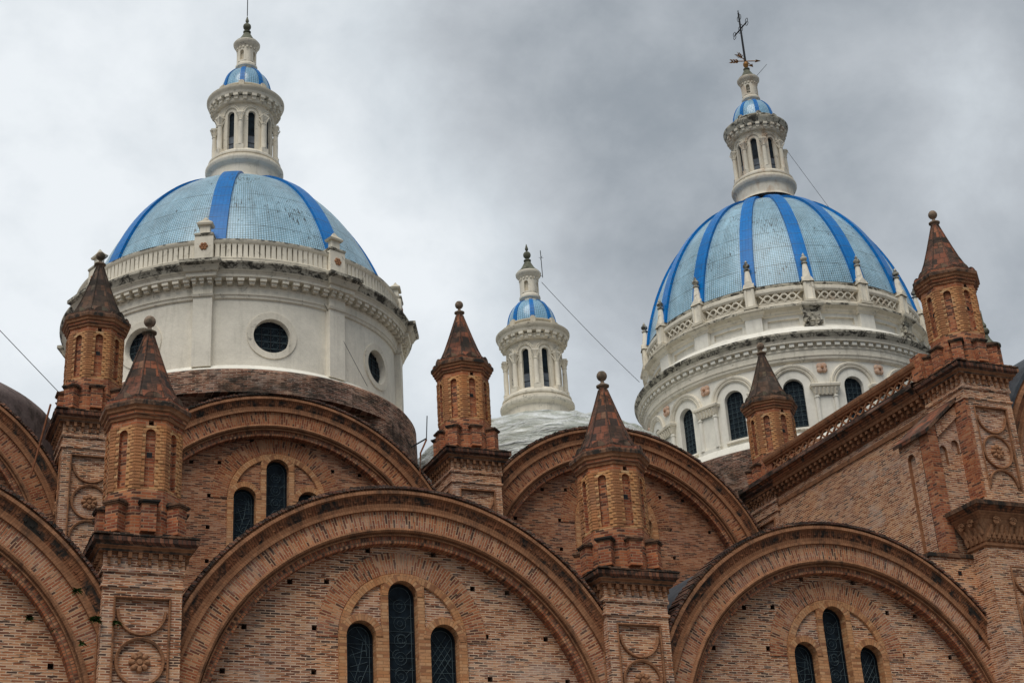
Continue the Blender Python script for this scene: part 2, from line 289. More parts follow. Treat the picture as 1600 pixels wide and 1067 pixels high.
# ---------------------------------------------------------------- mesh builder
class MB:
    def __init__(s): s.v = []; s.f = []; s.uv = []; s.mi = []; s.sm = []; s.mats = []
    def mat(s, m):
        if m not in s.mats: s.mats.append(m)
        return s.mats.index(m)
    def face(s, pts, m, uv=None, smooth=False):
        i = len(s.v); s.v += [tuple(p) for p in pts]; s.f.append(tuple(range(i, i + len(pts))))
        if uv is None:
            a = Vector(pts[0]); n = Vector((0, 0, 0))
            for k in range(1, len(pts) - 1): n += (Vector(pts[k]) - a).cross(Vector(pts[k + 1]) - a)
            if n.length < 1e-12: n = Vector((0, 0, 1))
            n.normalize()
            if abs(n.z) > 0.85: uv = [(p[0], p[1]) for p in pts]
            else:
                t = Vector((-n.y, n.x, 0)).normalized(); uv = [(Vector(p).dot(t), p[2]) for p in pts]
        s.uv.append(uv); s.mi.append(s.mat(m)); s.sm.append(smooth)
    def box(s, x0, x1, y0, y1, z0, z1, m, T=None):
        c = [(x0, y0, z0), (x1, y0, z0), (x1, y1, z0), (x0, y1, z0), (x0, y0, z1), (x1, y0, z1), (x1, y1, z1), (x0, y1, z1)]
        if T: c = [tuple(T @ Vector(p)) for p in c]
        for q in ((0, 3, 2, 1), (4, 5, 6, 7), (0, 1, 5, 4), (1, 2, 6, 5), (2, 3, 7, 6), (3, 0, 4, 7)): s.face([c[k] for k in q], m)
    def loft(s, rings, mats, closed=True, smooth=False, vs=None, us=None, cap0=None, cap1=None):
        """rings: lists of points of equal length; mats: one or one per band"""
        n = len(rings[0])
        if us is None:
            us = []
            for r in rings:
                u = [0.0]
                for k in range(n): u.append(u[-1] + (Vector(r[(k + 1) % n]) - Vector(r[k])).length)
                us.append(u)
        if vs is None:
            vs = [0.0]
            for i in range(len(rings) - 1): vs.append(vs[-1] + (Vector(rings[i + 1][0]) - Vector(rings[i][0])).length)
        for i in range(len(rings) - 1):
            m = mats[i] if isinstance(mats, (list, tuple)) else mats
            if m is None: continue
            for k in range(n if closed else n - 1):
                k2 = (k + 1) % n
                s.face([rings[i][k], rings[i][k2], rings[i + 1][k2], rings[i + 1][k]], m,
                       [(us[i][k], vs[i]), (us[i][k + 1], vs[i]), (us[i + 1][k + 1], vs[i + 1]), (us[i + 1][k], vs[i + 1])], smooth)
        if cap0: s.face(list(reversed(rings[0])), cap0)
        if cap1: s.face(rings[-1], cap1)
    def lathe(s, prof, mats, n=64, cx=0, cy=0, a0=0.0, a1=360.0, smooth=True, uref=None, zuv=False):
        full = abs(a1 - a0 - 360) < 1e-6
        m = n if full else n + 1
        rings = [[(cx + r * cos(R_(a0 + (a1 - a0) * k / n)), cy + r * sin(R_(a0 + (a1 - a0) * k / n)), z) for k in range(m)] for r, z in prof]
        vs = [0.0]
        for i in range(len(prof) - 1): vs.append(vs[-1] + math.hypot(prof[i + 1][0] - prof[i][0], prof[i + 1][1] - prof[i][1]))
        if zuv: vs = [z for r, z in prof]
        ur = uref or max(r for r, z in prof)
        us = [[R_(a1 - a0) * k / n * ur for k in range(n + 1)] for _ in prof]
        s.loft(rings, mats, closed=full, smooth=smooth, vs=vs, us=us)
    def tube(s, pts, r, m, n=6):
        pts = [Vector(p) for p in pts]; rings = []
        for i, p in enumerate(pts):
            d = (pts[min(i + 1, len(pts) - 1)] - pts[max(i - 1, 0)]).normalized()
            a = d.orthogonal().normalized() if abs(d.z) > 0.98 else d.cross(Vector((0, 0, 1))).normalized()
            b = d.cross(a)
            rr = r[i] if isinstance(r, (list, tuple)) else r
            rings.append([tuple(p + a * rr * cos(2 * PI * k / n) + b * rr * sin(2 * PI * k / n)) for k in range(n)])
        s.loft(rings, m, smooth=True, cap0=m, cap1=m)
    def tess(s, outer, holes, fn, m, uvf=None):
        """flat region in (x,z) with holes; fn maps (x,z)->3D"""
        loops = [outer] + holes
        flat = [p for l in loops for p in l]
        for t in tessellate_polygon([[Vector((p[0], p[1], 0)) for p in l] for l in loops]):
            q = [flat[k] for k in t]
            s.face([fn(*p) for p in q], m, [uvf(*p) if uvf else p for p in q])
    def make(s, name, parent=None, loc=(0, 0, 0), sharp=32):
        me = bpy.data.meshes.new(name)
        me.from_pydata(s.v, [], s.f)
        ul = me.uv_layers.new(name='UVMap'); k = 0
        flat = []
        for u in s.uv:
            for a in u: flat += [a[0], a[1]]
        ul.data.foreach_set('uv', flat)
        for m in s.mats: me.materials.append(m)
        me.polygons.foreach_set('material_index', s.mi)
        me.polygons.foreach_set('use_smooth', s.sm)
        bm = bmesh.new(); bm.from_mesh(me); bmesh.ops.remove_doubles(bm, verts=bm.verts, dist=0.0004)
        bmesh.ops.recalc_face_normals(bm, faces=bm.faces); bm.to_mesh(me); bm.free()
        if any(s.sm): me.set_sharp_from_angle(angle=R_(sharp))
        o = bpy.data.objects.new(name, me); COL.objects.link(o)
        place(o, parent, loc); return o

WP = {}
def place(o, parent, loc):
    WP[o.name] = Vector(loc)
    if parent is not None:
        o.parent = parent; o.location = Vector(loc) - WP[parent.name]
    else: o.location = loc
KIDS = {}
def part(mb, name, parent, loc=(0, 0, 0), label=None, sharp=32):
    o = mb.make(name, parent, loc, sharp); KIDS.setdefault(parent.name, []).append(o) if parent else None
    if label: o['label'] = label
    return o
def dup(o, parent, loc, label=None, rot=None, skip=()):
    """copy of a part with copies of its sub-parts"""
    c = o.copy(); COL.objects.link(c); place(c, parent, loc)
    if label: c['label'] = label
    elif 'label' in c: del c['label']
    if rot is not None: c.rotation_euler = (0, 0, rot)
    if parent: KIDS.setdefault(parent.name, []).append(c)
    for ch in KIDS.get(o.name, []):
        if ch.name.split('.')[0] in skip: continue
        d = ch.copy(); COL.objects.link(d)
        WP[d.name] = WP[ch.name] - WP[o.name] + WP[c.name]
        d.parent = c; d.location = ch.location; KIDS.setdefault(c.name, []).append(d)
    return c
def thing(o, label, cat, group=None, kind=None):
    if label: o['label'] = label
    if cat: o['category'] = cat
    if group: o['group'] = group
    if kind: o['kind'] = kind
    return o
def empty(name, loc, parent=None):
    e = bpy.data.objects.new(name, None); COL.objects.link(e); e.empty_display_size = 0.5; place(e, parent, loc); return e

def arcpts(cx, cz, r, a0, a1, n): return [(cx + r * cos(R_(a0 + (a1 - a0) * k / n)), cz + r * sin(R_(a0 + (a1 - a0) * k / n))) for k in range(n + 1)]
def archloop(cx, hw, zb, zs, n=14):
    """arched opening outline, ccw from bottom left"""
    return [(cx - hw, zb), (cx + hw, zb)] + arcpts(cx, zs, hw, 0, 180, n)
def octring(r, z, cx=0, cy=0, rot=22.5, n=8): return [(cx + r * cos(R_(rot + k * 360 / n)), cy + r * sin(R_(rot + k * 360 / n)), z) for k in range(n)]
def rectring(hx, hy, z, cx=0, cy=0): return [(cx - hx, cy - hy, z), (cx + hx, cy - hy, z), (cx + hx, cy + hy, z), (cx - hx, cy + hy, z)]
def rectprof(mb, prof, hx, hy, mats, cx=0, cy=0, cap=None):
    mb.loft([rectring(hx + o, hy + o, z, cx, cy) for o, z in prof], mats, vs=[z for o, z in prof], cap1=cap)
def bay(mb, fn, s0, s1, z0, z1, outline, m, depth=0.0, nr=3, mrev=None, mback=None, N=36, uoff=0.0):
    """rectangular wall patch with a recessed star-shaped opening; fn(s,z,d)->3D, d = depth inward"""
    cs = sum(p[0] for p in outline) / len(outline); cz = (min(p[1] for p in outline) + max(p[1] for p in outline)) / 2
    angs = [2 * PI * k / N for k in range(N)] + [math.atan2(z - cz, s - cs) % (2 * PI) for s in (s0, s1) for z in (z0, z1)]
    angs += [math.atan2(p[1] - cz, p[0] - cs) % (2 * PI) for p in outline]
    angs = sorted(set(round(a, 5) for a in angs))
    def hitrect(a):
        dx, dz = cos(a), sin(a); t = 1e9
        if dx > 1e-9: t = min(t, (s1 - cs) / dx)
        if dx < -1e-9: t = min(t, (s0 - cs) / dx)
        if dz > 1e-9: t = min(t, (z1 - cz) / dz)
        if dz < -1e-9: t = min(t, (z0 - cz) / dz)
        return (cs + dx * t, cz + dz * t)
    def hitout(a):
        dx, dz = cos(a), sin(a); best = None
        for i in range(len(outline)):
            ax, az = outline[i]; bx, bz = outline[(i + 1) % len(outline)]
            ex, ez = bx - ax, bz - az; den = dx * ez - dz * ex
            if abs(den) < 1e-12: continue
            t = ((ax - cs) * ez - (az - cz) * ex) / den; u = ((ax - cs) * dz - (az - cz) * dx) / den
            if t > 1e-6 and -1e-4 <= u <= 1.0001: best = t if best is None else max(best, t)
        return (cs + dx * best, cz + dz * best)
    A = [hitout(a) for a in angs]; B = [hitrect(a) for a in angs]; n = len(angs)
    rows = [[(A[k][0] + (B[k][0] - A[k][0]) * t / nr, A[k][1] + (B[k][1] - A[k][1]) * t / nr) for k in range(n)] for t in range(nr + 1)]
    for t in range(nr):
        for k in range(n):
            k2 = (k + 1) % n; q = [rows[t][k], rows[t][k2], rows[t + 1][k2], rows[t + 1][k]]
            mb.face([fn(p[0], p[1], 0) for p in q], m, [(p[0] + uoff, p[1]) for p in q])
    if depth > 0:
        for k in range(n):
            k2 = (k + 1) % n
            mb.face([fn(*A[k], 0), fn(*A[k2], 0), fn(*A[k2], depth), fn(*A[k], depth)], mrev or m)
        if mback:
            for k in range(n):
                k2 = (k + 1) % n; q = [(cs, cz), A[k], A[k2]]
                mb.face([fn(p[0], p[1], depth) for p in q], mback, [(p[0] + uoff, p[1]) for p in q])
def cylfn(R):
    def f(s, z, d): return ((R - d) * cos(s / R), (R - d) * sin(s / R), z)
    return f
def flatfn(o, t, n):
    o, t, n = Vector(o), Vector(t), Vector(n)
    def f(s, z, d): p = o + t * s - n * d; return (p.x, p.y, p.z + z)
    return f
def archsweep(mb, prof, mats, base, n=72, cx=0.0, cz=0.0, closed_uv=True, a0=0.0, a1=180.0):
    """sweep (r,y) profile up the right jamb, round the arch and down the left jamb"""
    path = []
    if base is not None: path.append(((1.0, 0.0), base))
    path += [((cos(R_(a0 + (a1 - a0) * k / n)), sin(R_(a0 + (a1 - a0) * k / n))), 0.0) for k in range(n + 1)]
    if base is not None: path.append(((-1.0, 0.0), base))
    rings = [[(cx + r * d[0], y, cz + b + r * d[1]) for r, y in prof] for d, b in path]
    rm = sum(r for r, y in prof) / len(prof); vs = [0.0]
    for i in range(len(path) - 1):
        vs.append(vs[-1] + (abs(path[i + 1][1] - path[i][1]) if path[i][0] == path[i + 1][0] or path[i][1] != path[i + 1][1] else R_(a1 - a0) / n * rm))
    u = [0.0]
    for i in range(len(prof) - 1): u.append(u[-1] + math.hypot(prof[i + 1][0] - prof[i][0], prof[i + 1][1] - prof[i][1]))
    for i in range(len(path) - 1):
        for k in range(len(prof) - 1):
            m = mats[k] if isinstance(mats, (list, tuple)) else mats
            mb.face([rings[i][k], rings[i][k + 1], rings[i + 1][k + 1], rings[i + 1][k]], m,
                    [(u[k], vs[i]), (u[k + 1], vs[i]), (u[k + 1], vs[i + 1]), (u[k], vs[i + 1])], smooth=False)

# ================================================================ THE PLACE
g = MB(); g.face([(-1500, -1500, 0), (1500, -1500, 0), (1500, 1500, 0), (-1500, 1500, 0)], m_ground)
thing(g.make('ground'), None, None, kind='structure')

CATH = empty('cathedral', (13.8, 46.0, 0))
thing(CATH, 'huge brick cathedral with blue tiled domes, white drums, round brick arches and turrets', 'cathedral')

# ---------------------------------------------------------------- the arched bay (one design for the whole building)
YT = 0.49          # tympanum plane behind the arch face
def window_mesh(hw, zb, zs, kind):
    """dark stained glass with leading, origin at the bottom centre line, in x,z; face towards -y"""
    mb = MB(); rnd = random.Random(kind * 7 + 3)
    out = archloop(0, hw - 0.005, zb, zs, 16)
    mb.tess(out, [], lambda x, z: (x, 0.03, z), m_glass)
    ringo = archloop(0, hw - 0.003, zb, zs, 16); ringi = archloop(0, hw - 0.035, zb + 0.03, zs, 16)
    for k in range(len(ringo)):
        k2 = (k + 1) % len(ringo)
        mb.face([(ringo[k][0], 0, ringo[k][1]), (ringo[k2][0], 0, ringo[k2][1]), (ringi[k2][0], 0, ringi[k2][1]), (ringi[k][0], 0, ringi[k][1])], m_iron_shade)
        mb.face([(ringi[k][0], 0, ringi[k][1]), (ringi[k2][0], 0, ringi[k2][1]), (ringi[k2][0], 0.03, ringi[k2][1]), (ringi[k][0], 0.03, ringi[k][1])], m_iron_shade)
    def lead(a, b, w=0.008):
        mb.tube([(a[0], 0.018, a[1]), (b[0], 0.018, b[1])], w, m_lead, 4)
    def inside(x, z):
        if z < zs: return abs(x) < hw - 0.03 and z > zb
        return math.hypot(x, z - zs) < hw - 0.03
    r2 = hw - 0.10
    b_ = arcpts(0, zs, r2, 0, 180, 10)
    for k in range(10): lead(b_[k], b_[k + 1])
    for s in (-1, 1): lead((s * r2, zb), (s * r2, zs))
    z = zs - 0.15
    while z > zb + 0.1:
        lead((-hw + 0.02, z), (hw - 0.02, z), 0.006); z -= 0.30 + 0.1 * rnd.random()
    def clip(a, b):
        for _ in range(12):
            ia, ib = math.hypot(a[0], max(0, a[1] - zs)) < r2 and a[1] > zb, math.hypot(b[0], max(0, b[1] - zs)) < r2 and b[1] > zb
            mx_, mz_ = (a[0] + b[0]) / 2, (a[1] + b[1]) / 2
            if ia and ib: break
            if not ia: a = (a[0] + (b[0] - a[0]) * 0.12, a[1] + (b[1] - a[1]) * 0.12)
            if not ib: b = (b[0] + (a[0] - b[0]) * 0.12, b[1] + (a[1] - b[1]) * 0.12)
        return a, b
    if kind == 1:      # lattice of long diagonals
        z = zs + hw * 0.6
        for k in range(4):
            for s in (-1, 1): lead(*clip((-s * 0.9 * r2, zs + 0.35 - 0.26 * k), (s * 0.9 * r2, zs - 0.45 - 0.26 * k)))
    elif kind == 2:    # irregular star
        for k in range(7): 
            a = (rnd.uniform(-1, 1) * r2, zs + 0.3 - 0.2 * k); b = (rnd.uniform(-1, 1) * r2, zs - 0.25 - 0.22 * k); lead(*clip(a, b))
            lead(*clip((-r2, zs + 0.1 - 0.3 * k), (r2, zs + 0.1 - 0.3 * k + rnd.uniform(-.25, .25))))
    else:              # rings down the middle
        z = zs - 0.2
        while z > zb + 0.3:
            c = arcpts(0, z, r2 * 0.55, 0, 360, 12)
            for k in range(12): lead(c[k], c[k + 1], 0.006)
            c = arcpts(0, z, r2 * 0.25, 0, 360, 8)
            for k in range(8): lead(c[k], c[k + 1], 0.005)
            lead((-r2, z + 0.25), (-r2 * .5, z + .1), 0.005); lead((r2, z + 0.25), (r2 * .5, z + .1), 0.005)
            z -= r2 * 1.5
    # low curved tracery
    for k in range(3):
        cx_, cz_ = rnd.uniform(-.3, .3) * r2, zs - 1.1 - 0.45 * k
        c = arcpts(cx_, cz_, r2 * rnd.uniform(.3, .5), rnd.uniform(0, 90), rnd.uniform(200, 330), 9)
        for q in range(9): lead(*clip(c[q], c[q + 1]))
    return mb

HOLES = [(-.95, 5.32), (.95, 5.32), (-2.12, 4.38), (2.08, 4.42), (-3.13, 4.32), (3.12, 4.36), (-2.46, 3.12), (2.42, 3.08), (-4.34, 3.06), (4.22, 3.10),
         (-2.48, 1.95), (2.47, 1.92), (-4.88, 1.9), (4.80, 1.92), (-2.48, .72), (2.48, .72), (-4.9, .7), (4.9, .72)]
WINS0 = [(-1.19, 0.41, 2.94), (0.0, 0.42, 4.08), (1.17, 0.41, 2.94)]
ZB = -2.6
def make_bay(loc, wallmat, vousmat, zground, dzw=0.0):
    """gable wall part with its sub-parts; local frame: x along the wall, y inwards, z from the arch's centre"""
    loc = Vector(loc); mb = MB(); WINS = [(c, h, z + dzw) for c, h, z in WINS0]
    outer = arcpts(0, 0, 5.52, 0, 180, 60) + [(-5.52, zground), (5.52, zground)]
    holes = [[(x - .072, z - .075), (x + .072, z - .075), (x + .072, z + .065), (x - .072, z + .065)] for x, z in HOLES]
    wl = [archloop(c, hw + 0.02, ZB - 0.02, zs, 14) for c, hw, zs in WINS]
    mb.tess(outer, holes + wl, lambda x, z: (x, YT, z), wallmat)
    for h in holes:
        for k in range(4):
            a, b = h[k], h[(k + 1) % 4]
            mb.face([(a[0], YT, a[1]), (b[0], YT, b[1]), (b[0], YT + .4, b[1]), (a[0], YT + .4, a[1])], m_dirtyb)
        mb.face([(p[0], YT + .4, p[1]) for p in h], m_dirtyb)
    for l in wl:
        for k in range(len(l)):
            a, b = l[k], l[(k + 1) % len(l)]
            mb.face([(a[0], YT, a[1]), (b[0], YT, b[1]), (b[0], YT + .34, b[1]), (a[0], YT + .34, a[1])], m_frame)
    W = part(mb, 'gable_wall', CATH, loc)
    # relieving arch of radial brick, nearly flush
    mb = MB(); zc = 2.89 + dzw
    pr = [(1.84, YT - .002), (1.84, YT - .025), (2.41, YT - .025), (2.41, YT - .002)]
    archsweep(mb, pr, [m_vous, vousmat, m_vous], None, n=48, cz=zc)
    part(mb, 'relieving_arch', W, loc)
    # ochre frame round the three lights and two sunk lunettes
    mb = MB(); yo = YT - .06
    out_ = [(-1.82, ZB - .2), (1.82, ZB - .2)] + arcpts(0, zc, 1.82, 0, 180, 40)
    wl2 = [archloop(c, hw, ZB, zs, 14) for c, hw, zs in WINS]
    def lun(s):
        t0 = math.degrees(math.acos(0.62 / 1.60)); pts = arcpts(0, zc, 1.60, t0, 21.5, 10)
        pts += arcpts(1.19, 2.94 + dzw, .60, 60.5, 161, 9)
        return [(s * p[0], p[1]) for p in pts]
    ls = [lun(-1), lun(1)]
    mb.tess(out_, wl2 + ls, lambda x, z: (x, yo, z), m_frame)
    for l, d in [(out_, YT + .02)] + [(q, YT + .30) for q in wl2] + [(q, YT + .0) for q in ls]:
        for k in range(len(l)):
            a, b = l[k], l[(k + 1) % len(l)]
            mb.face([(a[0], yo, a[1]), (b[0], yo, b[1]), (b[0], d, b[1]), (a[0], d, a[1])], m_frame)
    # radial soldier rings over each light, a finger proud
    for c, hw, zs in WINS:
        archsweep(mb, [(hw + .004, yo), (hw + .004, yo - .014), (hw + .195, yo - .014), (hw + .195, yo)], m_frame, None, n=20, cx=c, cz=zs)
    archsweep(mb, [(1.615, yo), (1.615, yo - .012), (1.80, yo - .012), (1.80, yo)], m_frame, None, n=40, cz=zc)
    part(mb, 'window_surround', W, loc)
    for i, (c, hw, zs) in enumerate(WINS):
        mb = window_mesh(hw, ZB, zs, (2, 3, 1)[i])
        part(mb, 'window', W, loc + Vector((c, YT + .22, 0)))
    # arch: coping, carved cove, radial brick band, rolls, soldier band
    mb = MB()
    prof = [(6.97, .62), (6.97, -.02), (6.91, -.04), (6.89, -.12), (6.80, -.13), (6.77, -.05), (6.55, .02), (6.44, .03), (6.43, -.03), (6.35, -.03), (6.34, .05),
            (5.86, .05), (5.85, -.02), (5.79, -.045), (5.74, -.01), (5.735, .09), (5.70, .10), (5.695, .06), (5.66, .06), (5.655, .14), (5.47, .15), (5.465, YT + .02)]
    mt = [m_mould, m_mould, m_mould, m_mould, m_mould, m_carved, m_mould, m_mould, m_mould, m_mould, vousmat, m_mould, m_mould, m_mould, m_mould, m_mould, m_mould, m_mould, m_mould, m_sold, m_sold]
    archsweep(mb, prof, mt, zground, n=96)
    # pellets along the carved cove
    for k in range(92):
        a = R_(2 + k * 176 / 91); cxx, czz = 6.66 * cos(a), 6.66 * sin(a)
        T = Matrix.Translation((cxx, -0.015, czz)) @ Matrix.Rotation(-a, 4, 'Y')
        mb.box(-.045, .045, -.012, .03, -.05, .05, m_carved, T)
    part(mb, 'arch_moulding', W, loc)
    mb = MB(); rnd = random.Random(5)
    for k in range(214):      # tiles set on edge, each a little off
        a = R_(k * 180 / 213); r0 = 6.95; r1 = 7.03 + rnd.uniform(-.018, .02); y0 = -.13 + rnd.uniform(-.025, .02)
        T = Matrix.Rotation(-a, 4, 'Y')
        mb.box(r0, r1, y0, .55, -.043, .043, m_coping, T)
    part(mb, 'coping', W, loc)
    return W
CX = (-0.10, 13.79, 27.74)
low = make_bay((CX[1], 37.74, 8.71), m_wall, m_vous, -8.68)
bays = [low, dup(low, CATH, (CX[2], 37.74, 8.73)), dup(low, CATH, (CX[0], 37.74, 8.65))]
CXU = (-0.12, 13.74, 27.42)
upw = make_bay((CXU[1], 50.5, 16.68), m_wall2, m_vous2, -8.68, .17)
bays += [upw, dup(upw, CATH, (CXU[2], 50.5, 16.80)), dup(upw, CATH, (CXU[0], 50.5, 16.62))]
for b, l in zip(bays, ('lower brick gable wall in the middle, under the widest complete arch', 'lower brick gable wall at the right, beside the transept', 'lower brick gable wall cut by the left edge',
                       'upper gable wall under the left dome', 'upper gable wall behind the middle turret', 'upper gable wall cut by the left edge')): b['label'] = l

# vaulted roofs running back behind the arches
def vault(cx, cz, y0, y1, r, m, nm='vault_roof', lab=None):
    mb = MB(); n = 48
    R0 = [[(cx + (r + o) * cos(PI * k / n), y, cz + (r + o) * sin(PI * k / n)) for k in range(n + 1)] for o, y in ((0, y0), (0, y0 + (y1 - y0) * .5), (0, y1))]
    mb.loft(R0, m, closed=False, smooth=True); part(mb, nm, CATH, (0, 0, 0), lab)
for cx, cz in zip(CX, (8.62, 8.68, 8.70)): vault(cx, cz, 38.0, 50.6, 6.86, m_slate)
for cx, cz in zip(CXU, (16.62, 16.68, 16.80)): vault(cx, cz, 51.0, 65.0, 6.98, m_slate)

# ---------------------------------------------------------------- piers
def pier_mesh(hx, zg):
    """square pier, top of the crown at z=13.60; front (-y), left (-x) and right faces carry sunk panels"""
    mb = MB(); zt = 12.95
    px = .66; outl = None
    def face(o, t, n, w):
        fn = flatfn(o, t, n)
        mb.face([fn(-w, zg, 0), fn(w, zg, 0), fn(w, 9.0, 0), fn(-w, 9.0, 0)], m_wall, [(-w, zg), (w, zg), (w, 9.0), (-w, 9.0)])
        bay(mb, fn, -w, w, 9.0, 12.40, [(-px, 9.2), (px, 9.2), (px, 12.13), (-px, 12.13)], m_wall, .07, 2, m_mould, m_wall, N=16)
        mb.face([fn(-w, 12.40, 0), fn(w, 12.40, 0), fn(w, zt, 0), fn(-w, zt, 0)], m_wall, [(-w, 12.4), (w, 12.4), (w, zt), (-w, zt)])
    face((0, -hx, 0), (1, 0, 0), (0, -1, 0), hx); face((-hx, 0, 0), (0, -1, 0), (-1, 0, 0), hx)
    face((hx, 0, 0), (0, 1, 0), (1, 0, 0), hx)
    mb.face([(-hx, hx, zg), (hx, hx, zg), (hx, hx, zt), (-hx, hx, zt)], m_wall)
    return mb
def panel_mesh(hx):
    """mouldings inside the front and left panels: hanging half-round, roundel, rising half-round"""
    mb = MB(); px = .66
    for (fo, ft, fnn) in (((0, -hx, 0), (1, 0, 0), (0, -1, 0)), ((-hx, 0, 0), (0, -1, 0), (-1, 0, 0))):
        f = flatfn(fo, ft, fnn)
        def ring(cz, r, a0, a1, n, wd=.055):
            q = [(r - wd, .068), (r - wd, .0), (r, -.018), (r + .02, .0), (r + .02, .068)]
            for k in range(n):
                A = R_(a0 + (a1 - a0) * k / n); B = R_(a0 + (a1 - a0) * (k + 1) / n)
                for j in range(4):
                    (r0, d0), (r1, d1) = q[j], q[j + 1]
                    mb.face([f(r0 * cos(A), cz + r0 * sin(A), d0), f(r1 * cos(A), cz + r1 * sin(A), d1), f(r1 * cos(B), cz + r1 * sin(B), d1), f(r0 * cos(B), cz + r0 * sin(B), d0)], m_mould)
        ring(11.83, .60, 180, 360, 24); ring(10.57, .59, 0, 360, 40); ring(9.33, .60, 0, 180, 24)
        # frame bead
        for s in (-1, 1):
            a = f(s * (px + .02), 9.2, -.02); b = f(s * (px + .02), 12.15, -.02); mb.tube([a, b], .03, m_mould, 5)
        mb.tube([f(-px - .04, 12.15, -.02), f(px + .04, 12.15, -.02)], .032, m_mould, 5)
        # corner spandrels between roundels are left sunk
    return mb
def rosette_mesh(r, petals, m, th=.09):
    """flower facing -y"""
    mb = MB(); n = petals * 8; rings = []
    for q, (rr, y) in enumerate(((0.02, -th), (.22, -th * .95), (.30, -th * .45), (.52, -th * 1.05), (.85, -th * .9), (1.0, -.02), (1.0, 0.02))):
        ring_ = []
        for k in range(n):
            a = 2 * PI * k / n; lobe = abs(cos(a * petals / 2)) ** .5
            rad = r * rr * ((.70 + .30 * lobe) if rr > .4 else 1)
            yy = y * ((.55 + .45 * lobe) if .4 < rr < .99 else 1)
            ring_.append((rad * cos(a), yy, rad * sin(a)))
        rings.append(ring_)
    mb.loft(rings, m, smooth=True, cap0=m); return mb
def crown_mesh(hx, mtop, mside, cor=True):
    mb = MB()
    prof = [(.002, 12.38), (.05, 12.40), (.05, 12.47), (.002, 12.50), (.002, 12.76), (.05, 12.79), (.05, 12.86), (.03, 12.93), (.03, 13.27), (.16, 13.27), (.17, 13.33), (.25, 13.40), (.25, 13.44), (.33, 13.50), (.34, 13.60), (.30, 13.64), (-.02, 13.66), (-.02, 13.80), (-.10, 13.80), (-.10, 13.87)]
    mt = [m_wall] * 8 + [mside, m_sooty, m_mould, mtop, m_edge, m_edge, m_edge, m_edge, m_dirtyb, m_dirtyb, mtop]
    rectprof(mb, prof, hx, hx, mt, cap=mtop)
    for sd in range(4):
        T = Matrix.Rotation(sd * PI / 2, 4, 'Z')
        for k in range(8):
            x = -hx + .10 + k * (2 * hx - .2) / 7
            mb.box(x - .046, x + .046, -hx - .155, -hx - .02, 13.13, 13.272, mside, T)
            mb.box(x - .032, x + .032, -hx - .095, -hx - .02, 12.98, 13.12, mside, T)
    rnd = random.Random(2)
    for sd in range(4):     # uneven tiles set on the crown
        T = Matrix.Rotation(sd * PI / 2, 4, 'Z'); x = -hx - .33
        while x < hx + .30:
            wdt = rnd.uniform(.10, .2); mb.box(x, x + wdt - .015, -hx - .33 - rnd.uniform(0, .03), -hx + .05, 13.64, 13.66 + rnd.uniform(0, .045), mtop, T); x += wdt
    return mb
HX = .98
def make_pier(loc, mtop, mside, zg=0.0):
    """loc: axis of the pier, z = height shift"""
    loc = Vector(loc); P = part(pier_mesh(HX, zg), 'pier', CATH, loc)
    part(crown_mesh(HX, mtop, mside), 'crown_cornice', P, loc)
    part(panel_mesh(HX), 'panel_moulding', P, loc)
    part(rosette_mesh(.27, 8, m_rose), 'rosette', P, loc + Vector((0, -HX + .065, 10.57)))
    r = rosette_mesh(.27, 8, m_rose); r.v = [(y, x, z) for x, y, z in r.v]
    part(r, 'rosette', P, loc + Vector((-HX + .065, 0, 10.57)))
    return P
